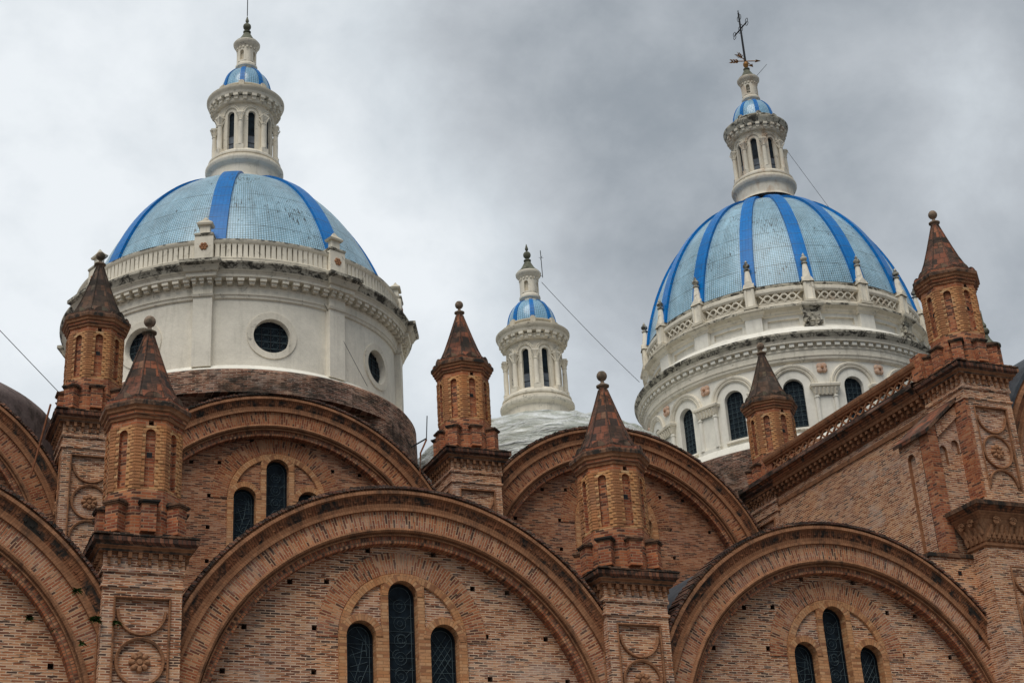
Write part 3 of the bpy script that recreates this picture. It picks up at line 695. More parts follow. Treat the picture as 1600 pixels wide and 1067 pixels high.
# ---------------------------------------------------------------- turret
def turret_parts(loc, post_holes=True):
    loc = Vector(loc); C_ = 1.0; AP = C_ * cos(R_(22.5)); hw = C_ * sin(R_(22.5))
    mb = MB(); rnd = random.Random(11)
    mb.loft([octring(C_, 13.8), octring(C_, 15.02)], m_turret, vs=[13.8, 15.02])
    for k in range(8):
        a = R_(-90 + 45 * k); n = Vector((cos(a), sin(a), 0)); t = Vector((-sin(a), cos(a), 0))
        f = flatfn(n * AP, t, n)
        bay(mb, f, -hw, hw, 15.02, 16.78, archloop(0, .13, 15.10, 16.56, 8), m_orange, .11, 2, m_turret, m_turret, N=12, uoff=k * .81)
        holes = [(0.0, 16.855)] if k in (0, 2, 5) else []
        bay(mb, f, -hw, hw, 16.78, 16.95, [(-.065, 16.79), (.065, 16.79), (.065, 16.925), (-.065, 16.925)], m_turret, .3 if holes else .006, 1, m_dirtyb, m_dirtyb if holes else m_turret, N=8, uoff=k * .81)
        if k in (0, 3, 6):   # putlog hole within the niche: a dark block painted as its inner shade
            for q in ((-.07, 15.98),):
                c = n * (AP - .105) + t * q[0]
                T = Matrix.Translation((n * (AP - .16)) + Vector((0, 0, 16.0))) @ Matrix.Rotation(a + PI / 2, 4, 'Z')
                mb.box(-.07, .07, -.058, .02, -.07, .07, m_iron_shade, T)
        # alternating quoin blocks at the arris
        a2 = a + R_(22.5); cr_ = Vector((cos(a2), sin(a2), 0)) * C_; n2 = Vector((cos(a + R_(45)), sin(a + R_(45)), 0)); t2 = Vector((-sin(a + R_(45)), cos(a + R_(45)), 0))
        z = 15.04
        while z < 16.72:
            h = .088; wd = (.235, .155)[int(round(z / .088)) % 2] + rnd.uniform(-.015, .015); e = .016 + rnd.uniform(0, .014)
            A = cr_ - t * wd; B = cr_ + t2 * wd
            up = Vector((0, 0, 1)); o1 = n * e; o2 = n2 * e; oc = (n + n2).normalized() * e * 1.08
            lo_ = [A, A + o1, cr_ + oc, B + o2, B]
            mb.loft([[tuple(p + up * zz) for p in lo_] for zz in (z + .008, z + h - .006)], m_orange, closed=False, cap0=m_orange, cap1=m_orange)
            z += h
    prof = [(1.0, 16.95), (1.045, 16.97), (1.05, 17.04), (1.10, 17.07), (1.105, 17.14), (1.16, 17.18), (1.165, 17.25), (1.22, 17.29), (1.225, 17.40), (1.20, 17.44), (1.0, 17.45)]
    mb.loft([octring(r, z) for r, z in prof], [m_mould, m_mould, m_sold, m_sold, m_mould, m_mould, m_mould, m_sooty, m_sooty, m_sooty], vs=[z for r, z in prof])
    Tt = part(mb, 'turret', CATH, loc)
    # spire
    mb = MB(); sp = [(1.13, 17.43), (.93, 17.64), (.81, 17.86), (.65, 18.22), (.47, 18.72), (.285, 19.27), (.13, 19.74), (.12, 19.78)]
    vs = [0];
    for i in range(len(sp) - 1): vs.append(vs[-1] + math.hypot(sp[i + 1][0] - sp[i][0], sp[i + 1][1] - sp[i][1]))
    us = [[(k - .5) * 2 * r * sin(R_(22.5)) - 0 for k in range(9)] for r, z in sp]
    us = [[k * 1.04 + .0 for k in range(9)] for r, z in sp]
    for i in range(len(sp) - 1):
        A = octring(sp[i][0], sp[i][1]); B = octring(sp[i + 1][0], sp[i + 1][1])
        for k in range(8):
            k2 = (k + 1) % 8; wa = sp[i][0] * .383; wb = sp[i + 1][0] * .383
            mb.face([A[k], A[k2], B[k2], B[k]], m_shingle, [(k * 1.3 - wa, vs[i]), (k * 1.3 + wa, vs[i]), (k * 1.3 + wb, vs[i + 1]), (k * 1.3 - wb, vs[i + 1])])
    for k in range(8):      # hip tiles
        a = R_(22.5 + 45 * k)
        for i in range(1, len(sp) - 2):
            p = [Vector((sp[j][0] * cos(a), sp[j][0] * sin(a), sp[j][1] + .005)) for j in (i, i + 1)]
            mb.tube(p, .028, m_shingle, 5)
    part(mb, 'spire', Tt, loc)
    # scalloped tiles round the foot
    mb = MB()
    for k in range(8):
        a = R_(-90 + 45 * k); n = Vector((cos(a), sin(a), 0)); t = Vector((-sin(a), cos(a), 0))
        for s_, r_, ap in ((0, .27, 1.02), (-.36, .16, 1.03), (.36, .16, 1.03)):
            pts = arcpts(s_, 0, r_, 0, 180, 8)
            f0 = [tuple(n * ap + t * x + Vector((0, 0, 17.44 + z * 1.05))) for x, z in pts]; f1 = [tuple(n * (ap - .07) + t * x + Vector((0, 0, 17.44 + z * 1.05))) for x, z in pts]
            mb.face(f0, m_shingle); mb.face(list(reversed(f1)), m_shingle)
            for q in range(8): mb.face([f0[q], f0[q + 1], f1[q + 1], f1[q]], m_shingle)
    part(mb, 'scalloped_tiles', Tt, loc)
    mb = MB()
    mb.lathe([(.11, 19.72), (.12, 19.80), (.20, 19.84), (.205, 19.88), (.12, 19.93), (.065, 19.97), (.055, 20.03), (.07, 20.06), (.12, 20.09), (.155, 20.15), (.165, 20.21), (.15, 20.28), (.10, 20.345), (.0, 20.37)], m_finial, n=20)
    part(mb, 'ball_finial', Tt, loc)
    # buttress posts round the foot
    mb = MB()
    mb.box(-.19, .19, -.17, .17, 13.85, 14.58, m_turret); mb.box(-.235, .235, -.215, .2, 14.58, 14.62, m_sooty); mb.box(-.26, .26, -.24, .2, 14.622, 14.67, m_sooty)
    mb.loft([[(-.22, -.2, 14.67), (.22, -.2, 14.67), (.22, .2, 14.67), (-.22, .2, 14.67)], [(-.2, -.04, 14.74), (.2, -.04, 14.74), (.2, .2, 14.74), (-.2, .2, 14.74)]], m_sooty, cap1=m_sooty)
    for k in range(8):
        a = R_(-90 + 45 * k); rr = 1.0 if k % 2 == 0 else 1.13
        q = loc + Vector((cos(a) * rr * .97, sin(a) * rr * .97, 0))
        if k == 0: pst = part(mb, 'buttress_post', Tt, q)
        else: dup(pst, Tt, q, rot=a + PI / 2)
    return Tt
TL = []
pier = make_pier((6.70, 38.44, 0), m_sooty, m_mould, 0)
tur = turret_parts((6.74, 38.46, 0))
pier['label'] = 'pier left of the middle arch'; tur['label'] = 'front turret at the left with orange and black roof tiles'
PO = [(20.56, 38.44, -.02, 20.63, 38.46, 0, 'front turret between the two lower arches', 'pier between the two lower arches'),
      (6.94, 50.28, 8.08, 6.95, 50.3, 8.10, 'back turret with the darkest roof, at the left of the left dome', 'upper pier at the left'),
      (20.85, 50.28, 8.06, 20.88, 50.3, 8.08, 'back turret between the left dome and the small middle dome', 'upper pier in the middle'),
      (34.87, 50.28, 8.04, 34.83, 50.3, 8.05, 'back turret in front of the right drum', 'upper pier beside the lattice parapet'),
      (34.87, 38.44, 8.14, 34.95, 38.46, 8.14, 'tall front turret at the far right against the sky', 'transept corner pier')]
for a, b, c, d, e, f_, l1, l2 in PO:
    p_ = dup(pier, CATH, (a, b, c), l2)
    if 'corner' in l2:          # its side towards the long wall is plain brick
        for ch in list(KIDS[p_.name]):
            if ch.name.startswith('rosette') and ch.location.x < -.5: KIDS[p_.name].remove(ch); bpy.data.objects.remove(ch)
            elif ch.name.startswith('panel_moulding'):
                q_ = panel_mesh(HX); n_ = MB()
                for fc in q_.f:
                    if all(q_.v[v][1] < -HX + .2 for v in fc): n_.face([q_.v[v] for v in fc], m_mould)
                o_ = n_.make('front_moulding', None, (0, 0, 0)); ch.data = o_.data; bpy.data.objects.remove(o_)
        n_ = MB(); n_.box(-HX - .03, -HX + .10, -HX - .004, .9, 8.9, 12.42, m_turret); part(n_, 'side_facing', p_, (a, b, c))
    t_ = dup(tur, CATH, (d, e, f_), l1)
    if 'darkest' in l1 or 'right drum' in l1:      # these two roofs have gone almost black
        for ch in KIDS[t_.name]:
            if ch.name.split('.')[0] in ('spire', 'scalloped_tiles'):
                ch.data = ch.data.copy(); ch.data.materials[0] = m_shingled

# ================================================================ LANTERNS (three, one design)
def lantern(loc, mc, md, with_pine=True):
    """z = 0 at the widest line of the base ring"""
    loc = Vector(loc); mb = MB()
    mb.lathe([(1.62, -.95), (1.52, -.82), (1.50, -.70), (1.50, -.20), (1.56, -.14), (1.66, -.10), (1.71, 0.0), (1.71, .10), (1.66, .19), (1.58, .23), (1.56, .28), (1.60, .31), (1.60, .40), (1.52, .46), (1.50, .50), (1.30, .66), (1.25, .66)], [mc] * 7 + [m_plasd] * 3 + [mc] * 6, n=64)
    # wall with eight arched lights
    RW = 1.22
    for k in range(8):
        th = R_(-90 + 45 * k); mbt = MB()
        f0 = cylfn(RW)
        def f(s, z, d, th=th): return f0(s + th * RW, z, d)
        w2 = RW * R_(22.5)
        bay(mb, f, -w2, w2, .60, 3.06, archloop(0, .17, .68, 2.48, 10), mc, .16, 3, mc, None, N=20)
        # blind arch moulding
        q = [(.31, .0), (.31, -.05), (.345, -.075), (.38, -.05), (.41, -.085), (.44, -.06), (.44, 0)]
        n = 16
        for i in range(n):
            A, B = R_(180 * i / n), R_(180 * (i + 1) / n)
            for j in range(6):
                (r0, d0), (r1, d1) = q[j], q[j + 1]
                mb.face([f(r0 * cos(A), 2.50 + r0 * sin(A), d0), f(r1 * cos(A), 2.50 + r1 * sin(A), d1), f(r1 * cos(B), 2.50 + r1 * sin(B), d1), f(r0 * cos(B), 2.50 + r0 * sin(B), d0)], mc, smooth=True)
    mb.lathe([(RW, 3.05), (1.40, 3.06), (1.42, 3.10), (1.42, 3.30)], mc, n=64)
    # dentils
    for k in range(24):
        a = 2 * PI * k / 24; T = Matrix.Rotation(a, 4, 'Z')
        mb.box(1.38, 1.60, -.105, .105, 3.24, 3.365, mc, T); mb.box(1.38, 1.53, -.08, .08, 3.10, 3.24, mc, T)
    B = part(mb, 'lantern', CATH, loc)
    mb = MB()
    mb.lathe([(1.38, 3.36), (1.60, 3.37), (1.62, 3.42), (1.64, 3.48), (1.70, 3.56), (1.73, 3.64), (1.73, 3.70), (1.66, 3.73), (1.30, 3.76), (1.26, 3.78), (1.25, 4.02), (1.30, 4.04), (1.30, 4.10), (1.22, 4.12), (1.05, 4.13)], [md if i > (0 if md is m_lich else 2) else mc for i in range(14)], n=64)
    for k in range(8):
        T = Matrix.Rotation(R_(-112.5 + 45 * k), 4, 'Z')
        mb.box(1.12, 1.36, -.12, .12, 3.76, 4.15, md, T); mb.box(1.2, 1.31, -.075, .075, 4.15, 4.22, md, T)
    part(mb, 'cornice', B, loc)
    # columns
    mb = MB(); 
    mb.box(-.14, .14, -.17, .17, .44, .74, mc); 
    mb.lathe([(.155, .74), (.16, .78), (.12, .82), (.125, .86), (.108, .90), (.115, 1.4), (.10, 1.98), (.125, 2.0), (.125, 2.04), (.10, 2.06), (.11, 2.15), (.13, 2.28), (.175, 2.38), (.17, 2.40)], mc, n=16)
    mb.box(-.19, .14, -.16, .16, 2.38, 2.46, mc)
    for s in (-1, 1):       # leaves of the capital
        for q in (-1, 1):
            mb.tube([(.07 * s, .07 * q, 2.08), (.12 * s, .12 * q, 2.24), (.17 * s, .17 * q, 2.34), (.155 * s, .155 * q, 2.38)], [.035, .04, .03, .02], mc, 5)
    col = None
    for k in range(8):
        a = R_(-112.5 + 45 * k); q = loc + Vector((1.36 * cos(a), 1.36 * sin(a), 0))
        if col is None: col = part(mb, 'column', B, q); col.rotation_euler = (0, 0, a)
        else: dup(col, B, q, rot=a)
    # dark panes, the lower part painted paler as a reflection
    mb = MB(); o = archloop(0, .175, .66, 2.48, 10)
    mb.face([(0, x, z) for x, z in o], m_glass, [(x, z) for x, z in o])
    mb.face([(.012, -.17, .68), (.012, .17, .68), (.012, .17, 1.45), (.012, -.17, 1.45)], m_panerefl)
    for z in (1.05, 1.45): mb.box(.0, .03, -.17, .17, z - .012, z + .012, m_iron_shade)
    win = None
    for k in range(8):
        a = R_(-90 + 45 * k); q = loc + Vector((1.08 * cos(a), 1.08 * sin(a), 0))
        if win is None: win = part(mb, 'window', B, q); win.rotation_euler = (0, 0, a)
        else: dup(win, B, q, rot=a)
    # cupola
    mb = MB(); cp = [(1.13 * cos(R_(t)) ** .85, 4.10 + 1.45 * sin(R_(t))) for t in range(0, 73, 8)]
    mb.lathe(cp, m_tilew, n=48); part(mb, 'cupola', B, loc)
    mb = MB()
    for i in range(len(cp) - 1):
        (r0, z0), (r1, z1) = cp[i], cp[i + 1]; w0, w1 = .11 * (.55 + .45 * r0 / 1.24), .11 * (.55 + .45 * r1 / 1.24)
        A = [(r0 - .01, -w0, z0), (r0 + .035, -w0, z0 + .01), (r0 + .035, w0, z0 + .01), (r0 - .01, w0, z0)]
        Bq = [(r1 - .01, -w1, z1), (r1 + .035, -w1, z1 + .01), (r1 + .035, w1, z1 + .01), (r1 - .01, w1, z1)]
        mb.loft([A, Bq], m_blue, smooth=False)
    rb = None
    for k in range(8):
        a = R_(-112.5 + 45 * k)
        if rb is None: rb = part(mb, 'cupola_rib', B, loc); rb.rotation_euler = (0, 0, a)
        else: dup(rb, B, loc, rot=a)
    # upper stage
    mb = MB()
    mb.lathe([(.46, 5.42), (.40, 5.56), (.46, 5.60), (.50, 5.64), (.50, 5.74), (.45, 5.80), (.43, 5.86), (.28, 5.90), (.28, 6.62), (.42, 6.63), (.42, 6.70), (.46, 6.76), (.56, 6.84), (.60, 6.90), (.61, 6.98), (.58, 7.02)], [mc] * 8 + [mc] * 7, n=40)
    for k in range(8):
        a = R_(-90 + 45 * k); nn_ = Vector((cos(a), sin(a), 0)); tt_ = Vector((-sin(a), cos(a), 0)); f = flatfn(nn_ * .415, tt_, nn_)
        if k % 2: bay(mb, f, -.172, .172, 5.88, 6.62, archloop(0, .10, 5.96, 6.40, 8), mc, .12, 1, mc, md, N=12)
        else: mb.face([f(-.172, 5.88, 0), f(.172, 5.88, 0), f(.172, 6.62, 0), f(-.172, 6.62, 0)], mc)
    for k in range(16):
        T = Matrix.Rotation(R_(11 + 22.5 * k), 4, 'Z'); mb.box(.40, .47, -.045, .045, 6.60, 6.70, mc, T)
    part(mb, 'upper_stage', B, loc)
    mb = MB()
    mb.lathe([(.58, 7.02), (.54, 7.08), (.42, 7.18), (.33, 7.30), (.25, 7.44), (.17, 7.60), (.13, 7.66), (.175, 7.69), (.18, 7.74), (.12, 7.78)] + ([(.06, 7.81), (.055, 7.84), (.12, 7.88), (.17, 7.95), (.185, 8.03), (.17, 8.11), (.11, 8.18), (.04, 8.22), (.035, 8.25), (.075, 8.31), (.08, 8.37), (.05, 8.48), (.015, 8.62), (0, 8.64)] if with_pine else [(.09, 7.80), (0, 7.83)]), m_green, n=24)
    part(mb, 'finial', B, loc)
    return B
LL = lantern((13.93, 57.6, 37.13), m_plasm, m_plasd)
LL['label'] = 'lantern on top of the left dome'
LM = dup(LL, CATH, (27.92, 58.5, 27.78), 'lantern of the small middle dome rising from white sheeting')
LR = lantern((41.80, 58.1, 41.55), m_plasr, m_lich, False); LR['label'] = 'rust stained lantern on top of the right dome, carrying a cross'

# rod on the left lantern
mb = MB(); mb.tube([(0, 0, 8.66), (0, 0, 10.8)], .022, m_iron_shade, 5); part(mb, 'lightning_rod', LL, WP[LL.name])
# cross and compass arrows on the right lantern
mb = MB(); W0 = WP[LR.name]
mb.tube([(0, 0, 7.8), (0, 0, 11.52)], [.07, .05], m_iron_shade, 6)
d = Vector((-.03, -1.0, 0)).normalized()
def P3(u, z): return tuple(d * u + Vector((0, 0, z)))
mb.tube([P3(-.64, 10.42), P3(.64, 10.42)], .040, m_iron_shade, 6)
for u, z, du, dz in ((-.68, 10.42, 1, 0), (.68, 10.42, 1, 0), (0, 11.15, 0, 1)):
    for s in (-1, 1):
        c = [P3(u + du * (.13 * cos(R_(t))) + (1 - du) * (s * .10 + .10 * cos(R_(t))), z + (s * .11 + .11 * sin(R_(t)) if du else .16 * sin(R_(t)))) for t in range(0, 361, 40)]
        mb.tube(c, .02, m_iron_shade, 4)
for t in (45, 135, 225, 315):
    c = [P3(.16 * cos(R_(t)) + .10 * cos(R_(a)), 10.42 + .16 * sin(R_(t)) + .10 * sin(R_(a))) for a in range(0, 361, 45)]
    mb.tube(c, .017, m_iron_shade, 4)
mb.lathe([(0, 11.58), (.05, 11.62), (0, 11.68)], m_iron_shade, n=8)
part(mb, 'cross', LR, W0)
mb = MB()
mb.lathe([(.07, 7.80), (.10, 7.88), (.15, 7.98), (.15, 8.08), (.10, 8.18), (.05, 8.24)], m_gold, n=16)
for an, hd in ((28, 1), (-20, 1)):
    a = R_(an); e = Vector((cos(a), sin(a), 0)); s_ = Vector((-sin(a), cos(a), 0)); zz = Vector((0, 0, 8.27 + (.05 if an > 0 else 0)))
    mb.tube([tuple(zz - e * .62), tuple(zz + e * .62)], .028, m_gold, 6)
    up = Vector((0, 0, .012))
    for sg in (1, -1): mb.face([tuple(zz + e * .86 + up * sg), tuple(zz + e * .55 + s_ * .13 + up * sg), tuple(zz + e * .60 + up * sg), tuple(zz + e * .55 - s_ * .13 + up * sg)], m_gold)
    for o_ in (-.45, -.60, -.75):
        for sg in (1, -1):
            mb.face([tuple(zz + e * (o_ + .1)), tuple(zz + e * o_ + s_ * .0), tuple(zz + e * (o_ - .16) + s_ * .15 * sg), tuple(zz + e * (o_ - .04) + s_ * .15 * sg)], m_gold)
            mb.face([tuple(zz + e * (o_ + .1)), tuple(zz + e * (o_ + .02)), tuple(zz + e * (o_ - .10) + Vector((0, 0, .13 * sg))), tuple(zz + e * (o_ + .0) + Vector((0, 0, .13 * sg)))], m_gold)
part(mb, 'compass_arrows', LR, W0)
mb = MB(); mb.tube([(.36, -.2, 7.15), (1.02, -.5, 7.95)], .012, m_iron_shade, 4); part(mb, 'side_rod', LR, W0)

# ================================================================ LEFT DOME AND DRUM
LC = Vector((13.86, 57.6, 0))
def domeprof(a, h, z0, zb, rt, n=20):
    """ellipsoid profile from z = zb up to radius rt"""
    t0 = math.asin((zb - z0) / h); t1 = math.acos(rt / a)
    return [(a * cos(t0 + (t1 - t0) * k / n), z0 + h * sin(t0 + (t1 - t0) * k / n)) for k in range(n + 1)]
def dome(loc, prof, lab, nrib, a0, wb, wt, uref, th=.07, parent=CATH):
    mb = MB(); mb.lathe(prof, m_tile, n=128, uref=uref); D_ = part(mb, 'dome', parent, loc, lab)
    mb = MB(); n = len(prof); rb = prof[0][0]; vs = [0.0]
    for i in range(n - 1): vs.append(vs[-1] + math.hypot(prof[i + 1][0] - prof[i][0], prof[i + 1][1] - prof[i][1]))
    rings = []
    for i, (r, z) in enumerate(prof):
        wd = wt + (wb - wt) * (r / rb); da = wd / r
        nx, nz = (prof[min(i + 1, n - 1)][1] - prof[max(i - 1, 0)][1]), -(prof[min(i + 1, n - 1)][0] - prof[max(i - 1, 0)][0])
        l = math.hypot(nx, nz); nx /= l; nz /= l; ro, zo = r + nx * th, z + nz * th
        q = [((r - .04) * cos(-da), (r - .04) * sin(-da), z)] + [(ro * cos(-da + 2 * da * j / 4), ro * sin(-da + 2 * da * j / 4), zo) for j in range(5)] + [((r - .04) * cos(da), (r - .04) * sin(da), z)]
        rings.append(q)
    mb.loft(rings, m_blue, closed=False, smooth=False, vs=vs)
    rib = None
    for k in range(nrib):
        a = R_(a0 + 360 / nrib * k)
        if rib is None: rib = part(mb, 'dome_rib', D_, loc); rib.rotation_euler = (0, 0, a)
        else: dup(rib, D_, loc, rot=a)
    return D_
dome(LC, domeprof(6.79, 10, 26.45, 30.30, 1.45), 'left blue dome with eight broad ribs', 8, -112.5, .37, .27, 6.3, .11)

def spin(o, D_, loc, n, a0, r, nm=None):
    for k in range(1, n):
        a = R_(a0 + 360 / n * k); q = Vector(loc) + Vector((cos(a) * r, sin(a) * r, 0)); dup(o, D_, q, rot=a)
def first(mb, nm, D_, loc, a0, r):
    a = R_(a0); q = Vector(loc) + Vector((cos(a) * r, sin(a) * r, 0)); o = part(mb, nm, D_, q); o.rotation_euler = (0, 0, a); return o
# drum wall with eight round windows
RW = 6.55; A0 = -93.0
mb = MB()
for k in range(8):
    f0 = cylfn(RW); th = R_(A0 + 45 * k)
    def f(s, z, d, th=th): return f0(s + th * RW, z, d)
    w2 = RW * R_(22.5); cz = 26.32
    bay(mb, f, -w2, w2, 25.05, 27.95, [(.70 * cos(R_(t)), cz + .70 * sin(R_(t))) for t in range(0, 360, 10)], m_plas, .30, 8, m_plas, None, N=48, uoff=th * RW)
    n = 36; q = [(.70, .0), (.70, -.03), (.95, -.045), (.95, 0)]
    for i in range(n):
        A, B = R_(360 * i / n), R_(360 * (i + 1) / n)
        for j in range(3):
            (r0, d0), (r1, d1) = q[j], q[j + 1]
            mb.face([f(r0 * cos(A), cz + r0 * sin(A), d0), f(r1 * cos(A), cz + r1 * sin(A), d1), f(r1 * cos(B), cz + r1 * sin(B), d1), f(r0 * cos(B), cz + r0 * sin(B), d0)], m_plasm)
mb.lathe([(7.02, 24.45), (6.98, 24.68), (6.60, 25.02), (6.55, 25.06)], m_plasw, n=96)
DL = part(mb, 'drum', CATH, LC, 'left drum with round windows')
def basering(prof, mats, yclip, zclip, n=128):
    """round brick base whose lower part is cut flat where it meets the back of the gable wall"""
    mb = MB(); rings = []; ur = prof[0][0]
    for r, z in prof:
        rings.append([(r * cos(2 * PI * k / n), max(r * sin(2 * PI * k / n), yclip) if z < zclip else r * sin(2 * PI * k / n), z) for k in range(n)])
    mb.loft(rings, mats, smooth=True, vs=[z for r, z in prof], us=[[2 * PI * k / n * ur for k in range(n + 1)] for _ in prof]); return mb
mb = basering([(7.32, 16.0), (7.30, 23.62), (7.30, 23.66), (7.28, 24.50), (7.20, 24.62), (7.05, 24.70), (6.95, 24.72)], [m_dirtyb, m_dirtyb, m_dirtyb, m_dirtyb, m_coping, m_coping], 51.6 - 57.6, 23.64)
part(mb, 'brick_base_ring', DL, LC, None)
# round window panes
mb = MB(); c = [(0, .70 * cos(R_(t)), .70 * sin(R_(t))) for t in range(0, 360, 12)]
mb.face(c, m_glass)
for s in (-.35, 0, .35): mb.box(.0, .035, s - .014, s + .014, -math.sqrt(.49 - s * s), math.sqrt(.49 - s * s), m_iron_shade)
for s in (-.42, -.14, .14, .42): mb.box(.0, .03, -math.sqrt(.49 - s * s), math.sqrt(.49 - s * s), s - .008, s + .008, m_lead)
for yy in (-.52, -.18, .18, .52):
    for zz in (-.28, 0, .28):
        cc = [(.02, yy + .12 * cos(R_(t)), zz + .12 * sin(R_(t))) for t in range(0, 361, 60)]; mb.tube(cc, .006, m_lead, 4)
o = first(mb, 'round_window', DL, LC + Vector((0, 0, 26.32)), A0, RW - .27); spin(o, DL, LC + Vector((0, 0, 26.32)), 8, A0, RW - .27)
# entablature
mb = MB()
prof = [(6.55, 27.78), (6.62, 27.80), (6.64, 27.90), (6.68, 27.93), (6.68, 28.20), (6.72, 28.24), (6.66, 28.26), (6.66, 28.50), (7.02, 28.52), (7.04, 28.62), (7.10, 28.68), (7.16, 28.76), (7.20, 28.90), (7.28, 28.98), (7.28, 29.06), (7.10, 29.10), (6.92, 29.14), (6.90, 29.26), (6.84, 29.28), (6.80, 29.36)]
mt = [m_plasm] * 9 + [m_plasm, m_plasd, m_lich, m_lich, m_lich, m_lich, m_lich, m_plasd, m_lich, m_plasm]
mb.lathe(prof, mt, n=128)
A1 = A0 - 22.5
for k in range(8):
    for j in range(11):
        a = R_(A1 + 45 * k + 5.0 + j * 3.5); T = Matrix.Rotation(a, 4, 'Z')
        mb.box(6.6, 6.98, -.125, .125, 28.38, 28.515, m_plasm, T); mb.box(6.6, 6.90, -.10, .10, 28.28, 28.38, m_plasm, T)
part(mb, 'cornice', DL, LC)
# pilaster with broken-out entablature
mb = MB(); mb.box(-.3, .12, -.36, .36, 24.95, 27.80, m_plas)
def brk(mb, prof, hw, mats, x0=-.4, sf=0.6):
    rings = []
    for o_, z in prof: rings.append([(x0, -hw - o_ * sf, z), (.12 + o_, -hw - o_ * sf, z), (.12 + o_, hw + o_ * sf, z), (x0, hw + o_ * sf, z)])
    mb.loft(rings, mats, closed=False, cap1=mats[-1] if isinstance(mats, list) else mats)
brk(mb, [(.0, 27.78), (.06, 27.81), (.09, 27.90), (.03, 27.94), (.03, 28.26), (.06, 28.27), (.06, 28.48), (.36, 28.50), (.38, 28.64), (.46, 28.68), (.52, 28.80), (.58, 28.88), (.70, 28.96), (.70, 29.09), (.58, 29.13), (.3, 29.16)], .36, [m_plasm] * 8 + [m_plasd] * 3 + [m_lich] * 4)
for j in (-1, 0, 1):
    mb.box(.1, .40, j * .30 - .09, j * .30 + .09, 28.38, 28.50, m_plasm); mb.box(.1, .33, j * .30 - .07, j * .30 + .07, 28.28, 28.38, m_plasm)
o = first(mb, 'pilaster', DL, LC, A1, RW + .12); spin(o, DL, LC, 8, A1, RW + .12)
# balustrade
mb = MB()
mb.lathe([(6.42, 29.34), (6.82, 29.34), (6.84, 29.42), (6.78, 29.48), (6.74, 29.50)], [m_plasm, m_plasm, m_plasd, m_plasd], n=128)
mb.lathe([(6.50, 29.50), (6.50, 30.12)], m_plasm, n=128)
mb.lathe([(6.50, 30.08), (6.74, 30.09), (6.78, 30.14), (6.80, 30.20), (6.78, 30.27), (6.70, 30.31), (6.45, 30.32), (6.34, 30.33), (6.32, 30.48), (6.20, 30.50)], [m_plasm, m_plasm, m_plasm, m_lich, m_lich, m_lich, m_lich, m_lich, m_lich], n=128)
for k in range(8):
    for j in range(21):
        a = R_(A1 + 45 * k + 4.2 + j * (45 - 8.4) / 20); T = Matrix.Rotation(a, 4, 'Z')
        mb.loft([[tuple(T @ Vector((6.66 + x * w_, y * w_ * 1.0, z))) for x, y in ((-.05, -.085), (.06, -.085), (.06, .085), (-.05, .085))] for z, w_ in ((29.50, 1.1), (29.62, 1.0), (29.98, .92), (30.09, 1.1))], m_plasm)
part(mb, 'balustrade', DL, LC)
# pedestals with acroteria
mb = MB(); mb.box(-.42, .10, -.36, .36, 29.30, 30.36, m_plasm)
brk(mb, [(-.08, 30.32), (-.02, 30.36), (.02, 30.42), (.02, 30.48), (-.06, 30.54), (-.2, 30.58)], .36, m_lich)
mb.box(-.26, -.02, -.19, .19, 30.52, 30.92, m_plasm); 
rr = [[(-.34, -.28, 30.90), (.06, -.28, 30.90), (.06, .28, 30.90), (-.34, .28, 30.90)], [(-.36, -.32, 30.98), (.08, -.32, 30.98), (.08, .32, 30.98), (-.36, .32, 30.98)], [(-.22, -.12, 31.16), (-.06, -.12, 31.16), (-.06, .12, 31.16), (-.22, .12, 31.16)], [(-.16, -.03, 31.30), (-.12, -.03, 31.30), (-.12, .03, 31.30), (-.16, .03, 31.30)]]
mb.loft(rr, m_plasd, cap0=m_plasd, cap1=m_plasd)
rr2 = rosette_mesh(.17, 6, m_rose, .05)
i0 = len(mb.v); 
for fi, fc in enumerate(rr2.f): mb.face([(.10 - rr2.v[v][1], rr2.v[v][0], 29.92 + rr2.v[v][2]) for v in fc], m_rose)
o = first(mb, 'pedestal', DL, LC, A1, RW + .22); spin(o, DL, LC, 8, A1, RW + .22)

# ================================================================ RIGHT DOME AND DRUM
RC = Vector((41.50, 58.1, 0))
dome(RC, domeprof(6.90, 10, 30.41, 32.8, 1.45), 'right blue dome with sixteen ribs', 16, -134.8, .31, .20, 6.6, .13)
RW = 7.02; NB = 16; HB = 11.25
mb = MB()
for k in range(NB):
    th = R_(-134.8 + HB + 22.5 * k); f0 = cylfn(RW)
    def f(s, z, d, th=th): return f0(s + th * RW, z, d)
    w2 = RW * R_(HB)
    bay(mb, f, -w2, w2, 25.25, 28.75, archloop(0, .46, 25.55, 27.42, 14), m_plasw, .28, 4, m_plasw, None, N=32, uoff=th * RW)
    q = [(.84, .0), (.84, -.07), (.90, -.10), (.94, -.07), (.98, -.12), (1.06, -.14), (1.10, -.09), (1.10, 0)]; n = 24
    for i in range(n):
        A, B = R_(180 * i / n), R_(180 * (i + 1) / n)
        for j in range(7):
            (r0, d0), (r1, d1) = q[j], q[j + 1]
            mb.face([f(r0 * cos(A), 27.44 + r0 * sin(A), d0), f(r1 * cos(A), 27.44 + r1 * sin(A), d1), f(r1 * cos(B), 27.44 + r1 * sin(B), d1), f(r0 * cos(B), 27.44 + r0 * sin(B), d0)], m_plasm, smooth=True)
    mb.tube([f(-.56, 25.42, -.03), f(0, 25.42, -.04), f(.56, 25.42, -.03)], .06, m_plasm, 6)
mb.lathe([(7.50, 24.75), (7.42, 24.90), (7.20, 25.20), (7.02, 25.26)], m_plasw, n=96)
DR = part(mb, 'drum', CATH, RC, 'right drum with arched windows and pink flower ornaments')
